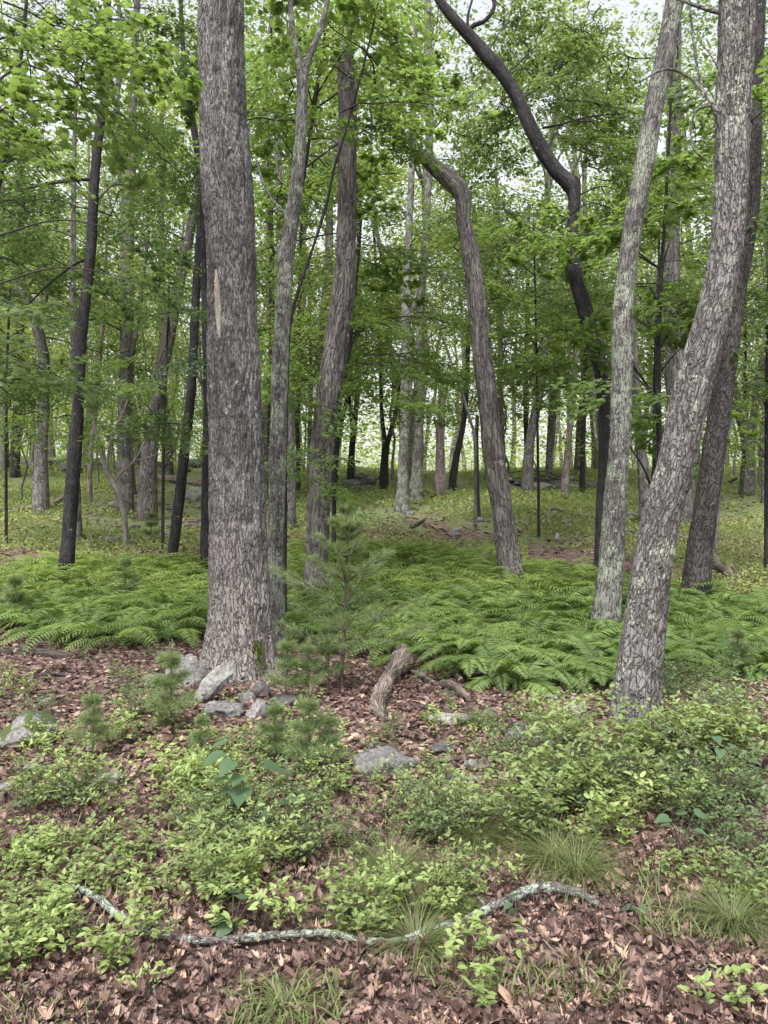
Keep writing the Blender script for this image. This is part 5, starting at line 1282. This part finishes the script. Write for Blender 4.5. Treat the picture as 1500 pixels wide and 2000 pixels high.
for (u, v, s, k, lab) in [(765, 1722, .9, 0, 'fine dark grass tussock above the centre of the long branch'), (1128, 1728, 1.0, 1, 'wide grass tussock behind the right bend of the long branch'),
                          (815, 1872, .85, 1, 'bright green bushy grass tussock overlapping the long branch'), (1430, 1825, .8, 0, 'sparse yellowish grass tussock at the right edge'),
                          (935, 1660, .8, 0, 'small grass tussock among shrubs at centre right'), (560, 1990, .75, 2, 'broad-bladed grass tuft at the bottom left of centre'),
                          (1080, 1700, .9, 0, 'pale grass tussock touching the left of the wide tussock'), (690, 1820, .6, 1, 'small grass tussock left of the bright bushy tussock'),
                          (940, 1420, .7, 0, 'low grass tussock beside the moss line'), (335, 1420, .6, 0, 'low grass tussock below the square mossy boulder'), (1310, 1345, .9, 0, 'dry grass tussock right of the front right tree'),
                          (870, 1800, .6, 0, 'thin grass tussock above the bright bushy one'), (1470, 1760, .6, 0, 'grass tussock behind the right edge tussock')]:
    tag(link('grass_tussock', TU[k], None, gp(u, v), (0, 0, u), s), lab, 'grass')

# short weeds and grass leaves in the bottom strip, and thin green cover
rr_ = np.random.default_rng(88)
m = MB()
def strip(u0, u1, v0, v1, n, ls, w, up=.6):
    u = rr_.uniform(u0, u1, n); v = rr_.uniform(v0, v1, n)
    d = 1.6 / ((v - 1000) / PX); xx = (u - 750) / PX * d
    cl = vnoise(np.stack([xx * 3, d * 3, d * 0], 1), 17) > -.15
    xx, d = xx[cl], d[cl]; n = len(d)
    zz = ground(xx, d)
    dr = np.stack([rr_.normal(0, 1, n), rr_.normal(0, 1, n), rr_.uniform(.0, up * 1.6, n)], 1)
    l = ls * rr_.uniform(.5, 1.3, n)
    scatter(m, T_BLADE, np.stack([xx, d, zz + rr_.uniform(0, .05, n)], 1), frames(dr, upn(n, .3, rr_)), np.stack([l, np.full(n, w), l], 1), 0)
strip(700, 1250, 1890, 2040, 1100, .07, .006); strip(350, 760, 1920, 2040, 500, .07, .006); strip(0, 1500, 1960, 2060, 800, .06, .005)
strip(1250, 1500, 1700, 1860, 500, .08, .006); strip(0, 1500, 1450, 1750, 1600, .07, .006)
tag(link('weeds', m.mesh('weeds', L_GRASS)), 'short stilt grass and weeds sprouting from the litter in the foreground', 'weeds', kind='stuff')

# fine low plants threading through the litter
m = MB(); rq = np.random.default_rng(90)
PA, PD, PS_ = [], [], []
for k in range(5200):
    u_, v_ = rq.uniform(-40, 1540), 1290 + 720 * rq.random()
    d_ = 1.6 / ((v_ - 1000) / PX); x_ = (u_ - 750) / PX * d_
    if d_ > 8: continue
    q = vnoise(np.array([[x_ * 1.1, d_ * 1.1, 3.3]]), 41)[0] + .5 * vnoise(np.array([[x_ * 3, d_ * 3, 1.3]]), 42)[0]
    if q < (.34 if v_ > 1780 else .14): continue
    yb = np.interp(u_, [148, 240, 370, 540, 710, 850, 955, 1030, 1170], [1762, 1815, 1856, 1854, 1856, 1846, 1806, 1760, 1780])
    if 140 < u_ < 1190 and -12 < v_ - yb < 70: continue
    h_ = rq.uniform(.04, .16); nl = int(rq.integers(5, 12)); a_ = rq.uniform(0, 6.28)
    top = np.array([x_ + rq.normal(0, .03), d_ + rq.normal(0, .03), h_])
    b_ = np.array([x_, d_, gz(x_, d_)])
    tube(m, [b_, top + [0, 0, b_[2]]], [.0012, .0006], 3, 1, False)
    t_ = rq.uniform(.35, 1, nl)[:, None]
    PA.append(b_ + (top + [0, 0, b_[2]] - b_) * t_); az_ = a_ + np.arange(nl) * 2.4
    PD.append(np.stack([np.cos(az_), np.sin(az_), rq.normal(.2, .25, nl)], 1)); PS_.append(rq.uniform(.018, .042, nl))
PA = np.vstack(PA); PD = np.vstack(PD); PS_ = np.concatenate(PS_)
scatter(m, T_DIAMOND, PA, frames(PD, upn(len(PA), .35, rq)), PS_, 0, rq.random(len(PA)))
tag(link('low_plants', m.mesh('low_plants', [L_SHRUB, B_STEM])), 'fine light green seedlings and creeping plants threading through the foreground litter', 'ground plants', kind='stuff')

# green ground cover on the slope behind
m = MB(); n = 270000
y = 11 + 40 * rr_.random(n) ** 1.35; x = rr_.uniform(-.62, .62, n) * y
nz = vnoise(np.stack([x * .45, y * .45, x * 0], 1), 21) + .5 * vnoise(np.stack([x * 1.6, y * 1.6, x * 0], 1), 22)
u, v = proj(x, y, ground(x, y))
bare = ((np.abs(u - 880) < 150) & (np.abs(v - 1040) < 22)) | ((np.abs(u - 300) < 130) & (np.abs(v - 1000) < 40)) | ((np.abs(u - 1120) < 90) & (np.abs(v - 1075) < 25))
keep = (nz > -.35 + np.where(bare, .6, 0)) & ~((np.abs(y - 41 - 1.2 * np.sin(x * .12)) < 3.0) & (x > -5) & (x < 12))
x, y = x[keep], y[keep]; n = len(x)
dr = np.stack([rr_.normal(0, 1, n), rr_.normal(0, 1, n), rr_.uniform(.1, 1.2, n)], 1)
hgt = rr_.uniform(0, 1, n) ** 1.6 * .16
l = rr_.uniform(.03, .095, n) * (y / 16) ** .7
scatter(m, T_DIAMOND, np.stack([x, y, ground(x, y) + hgt], 1), frames(dr, upn(n, .4, rr_)), np.stack([l, l * .9, l], 1), 0, np.clip(.5 + .3 * vnoise(np.stack([x, y, x * 0], 1) * .8, 4) + rr_.normal(0, .2, n), 0, 1))
tag(link('ground_cover', m.mesh('ground_cover', L_COVER)), 'low green ground cover over the gentle slope behind the ferns', 'ground cover', kind='stuff')

# moss cushions
m = MB()
for (u, v, w, h) in [(835, 1405, 26, 10), (865, 1410, 36, 12), (900, 1418, 34, 10), (1043, 1392, 34, 16), (1450, 1378, 24, 12)]:
    b = gp(u, v); s = b[1] / PX
    blob_surface(m, b + [0, 0, .0], np.array([w * s, w * s * .8, h * s * 1.2]), 420, T_DIAMOND, .016)
tag(link('moss', m.mesh('moss', L_MOSS)), 'bright green moss cushions on stones in front of the ferns', 'moss', kind='stuff')
m = MB()
n = 900; a = rr_.uniform(0, 1, n); uu = 513 + rr_.normal(0, 1, n) * 13 * (1 - a * .75); vv = 1318 - a * 75
pm = np.array([P(u_, v_, dA) for u_, v_ in zip(uu, vv)]); cx = oorg[0]
rx = pm[:, 0] - cx; rad_ = np.interp(vv, [1200, 1250, 1300, 1330], [.29, .31, .345, .385])
pm[:, 1] = dA - np.sqrt(np.clip(rad_ ** 2 - rx ** 2, .001, 1)) - .02 + rr_.normal(0, .012, n)
scatter(m, T_DIAMOND, pm - oorg, frames(rr_.normal(0, 1, (n, 3)), np.tile([[0, -1.0, .4]], (n, 1)) + rr_.normal(0, .4, (n, 3))), rr_.uniform(.012, .024, n), 0)
link('moss', m.mesh('moss', L_MOSS), oak)

# ------------------------------------------------------------------ white pine sapling and seedlings
def pine_raw(seed, H, whorls, nb, bl, needle, nw, mats, dens=1.0):
    r = np.random.default_rng(seed); st = MB(); fo = MB()
    z = np.linspace(0, H, 10); tr = np.stack([np.cumsum(r.normal(0, .008, 10)), np.cumsum(r.normal(0, .008, 10)), z], 1) * [H, H, 1]; tr[0] = 0
    tube(st, tr, np.linspace(.012, .003, 10) * H, 7, 0, True, step=.05)
    tips = [(tr[-1] - [0, 0, .05], unit(np.array([0, 0, 1.0])), .08)]
    A, D = [], []
    for w in range(whorls):
        f = (w + .6) / whorls; hz = H * (.12 + .8 * f)
        p0 = np.array([np.interp(hz, tr[:, 2], tr[:, c]) for c in range(3)])
        for k in range(nb):
            az = 2 * pi * k / nb + r.normal(0, .3) + w; L = bl * H * (1.12 - f) * r.uniform(.4, 1.15)
            d = np.array([math.cos(az), math.sin(az), .25 + .6 * f + r.normal(0, .08)])
            t = np.linspace(0, 1, 7)[:, None]
            p = p0 + d * L * t + np.array([0, 0, .12]) * L * t ** 2
            tube(st, p, np.linspace(.004, .0015, 7) * H, 4, 0, False)
            for q in range(2, 7): A.append(p[q]); D.append(unit(d))
            for q in range(5):
                i0 = int(r.integers(1, 6)); s = 1 if q % 2 else -1; a2 = az + s * r.uniform(.5, 1.0); l2 = L * r.uniform(.25, .5)
                d2 = np.array([math.cos(a2), math.sin(a2), .35])
                e = p[i0] + d2 * l2 * np.linspace(0, 1, 5)[:, None]
                tube(st, e, np.linspace(.002, .001, 5) * H, 3, 0, False)
                for g_ in e[1:]: A.append(g_); D.append(unit(d2))
    for zz in np.linspace(.35, 1, 12): A.append(np.array([np.interp(zz * H, tr[:, 2], tr[:, c]) for c in range(3)])); D.append(np.array([0, 0, 1.0]))
    A = np.array(A); D = np.array(D)
    n = int(len(A) * nw); idx = r.integers(0, len(A), n)
    dd = D[idx] * r.uniform(.5, 1.3, (n, 1)) + r.normal(0, .5, (n, 3))
    l = needle * r.uniform(.7, 1.1, n)
    scatter(fo, T_NEEDLE, A[idx] + r.normal(0, .006, (n, 3)), frames(dd, upn(n, .6, r)), np.stack([l, np.full(n, .0019 * (1 + .25 * (H > 1))), l], 1), 0, r.random(n))
    return st, fo
st, fo = pine_raw(700, 1.62, 6, 5, .44, .08, 30, None)
b = gp(668, 1352)
t = empty('pine_sapling', b, 'feathery young white pine with fine yellow-green needles at centre left of the rotten log', 'pine sapling', None)
link('trunk', st.mesh('trunk', B_STEM), t); link('needles', fo.mesh('needles', L_PINE), t)
PS = []
for k in range(3):
    st, fo = pine_raw(710 + k, .45, 3, 5, .30, .06, 14, None); PS.append((st.mesh('stem', B_STEM), fo.mesh('needles', L_PINE)))
for (u, v, h, lab) in [(600, 1520, .50, 'bluish pine seedling at centre, right one of the pair below the oak stones'), (540, 1500, .42, 'small pine seedling left of the bluish one'), (330, 1432, .62, 'pine seedling standing below the square mossy boulder'),
                       (180, 1490, .46, 'bushy pine seedling near the moss-capped boulder'), (640, 1520, .38, 'short pine seedling right of the bluish one'), (395, 1500, .35, 'tiny pine seedling below the flat grey oak stone'),
                       (295, 1062, .65, 'dark pine seedling on the slope between the slender dark trees'), (560, 1375, .55, 'low pine seedling right of the dark oak stone'), (640, 1352, .60, 'low pine seedling left under the pine sapling'),
                       (675, 1085, .95, 'dark little pine standing behind the pine sapling'), (600, 1370, .5, 'low pine seedling between the oak stones and pine sapling'), (30, 1230, .7, 'dim pine seedling at the left edge of the left fern bed'), (245, 1180, .7, 'feathery pine seedling in the left fern bed'),
                       (1440, 1330, .5, 'dark pine seedling below the right fern bed')]:
    k = int(u) % 3
    t = empty('pine_seedling', gp(u, v), lab, 'pine seedling', None, (0, 0, u), h / .45)
    link('stem', PS[k][0], t); link('needles', PS[k][1], t)
print('objects', len(bpy.data.objects))
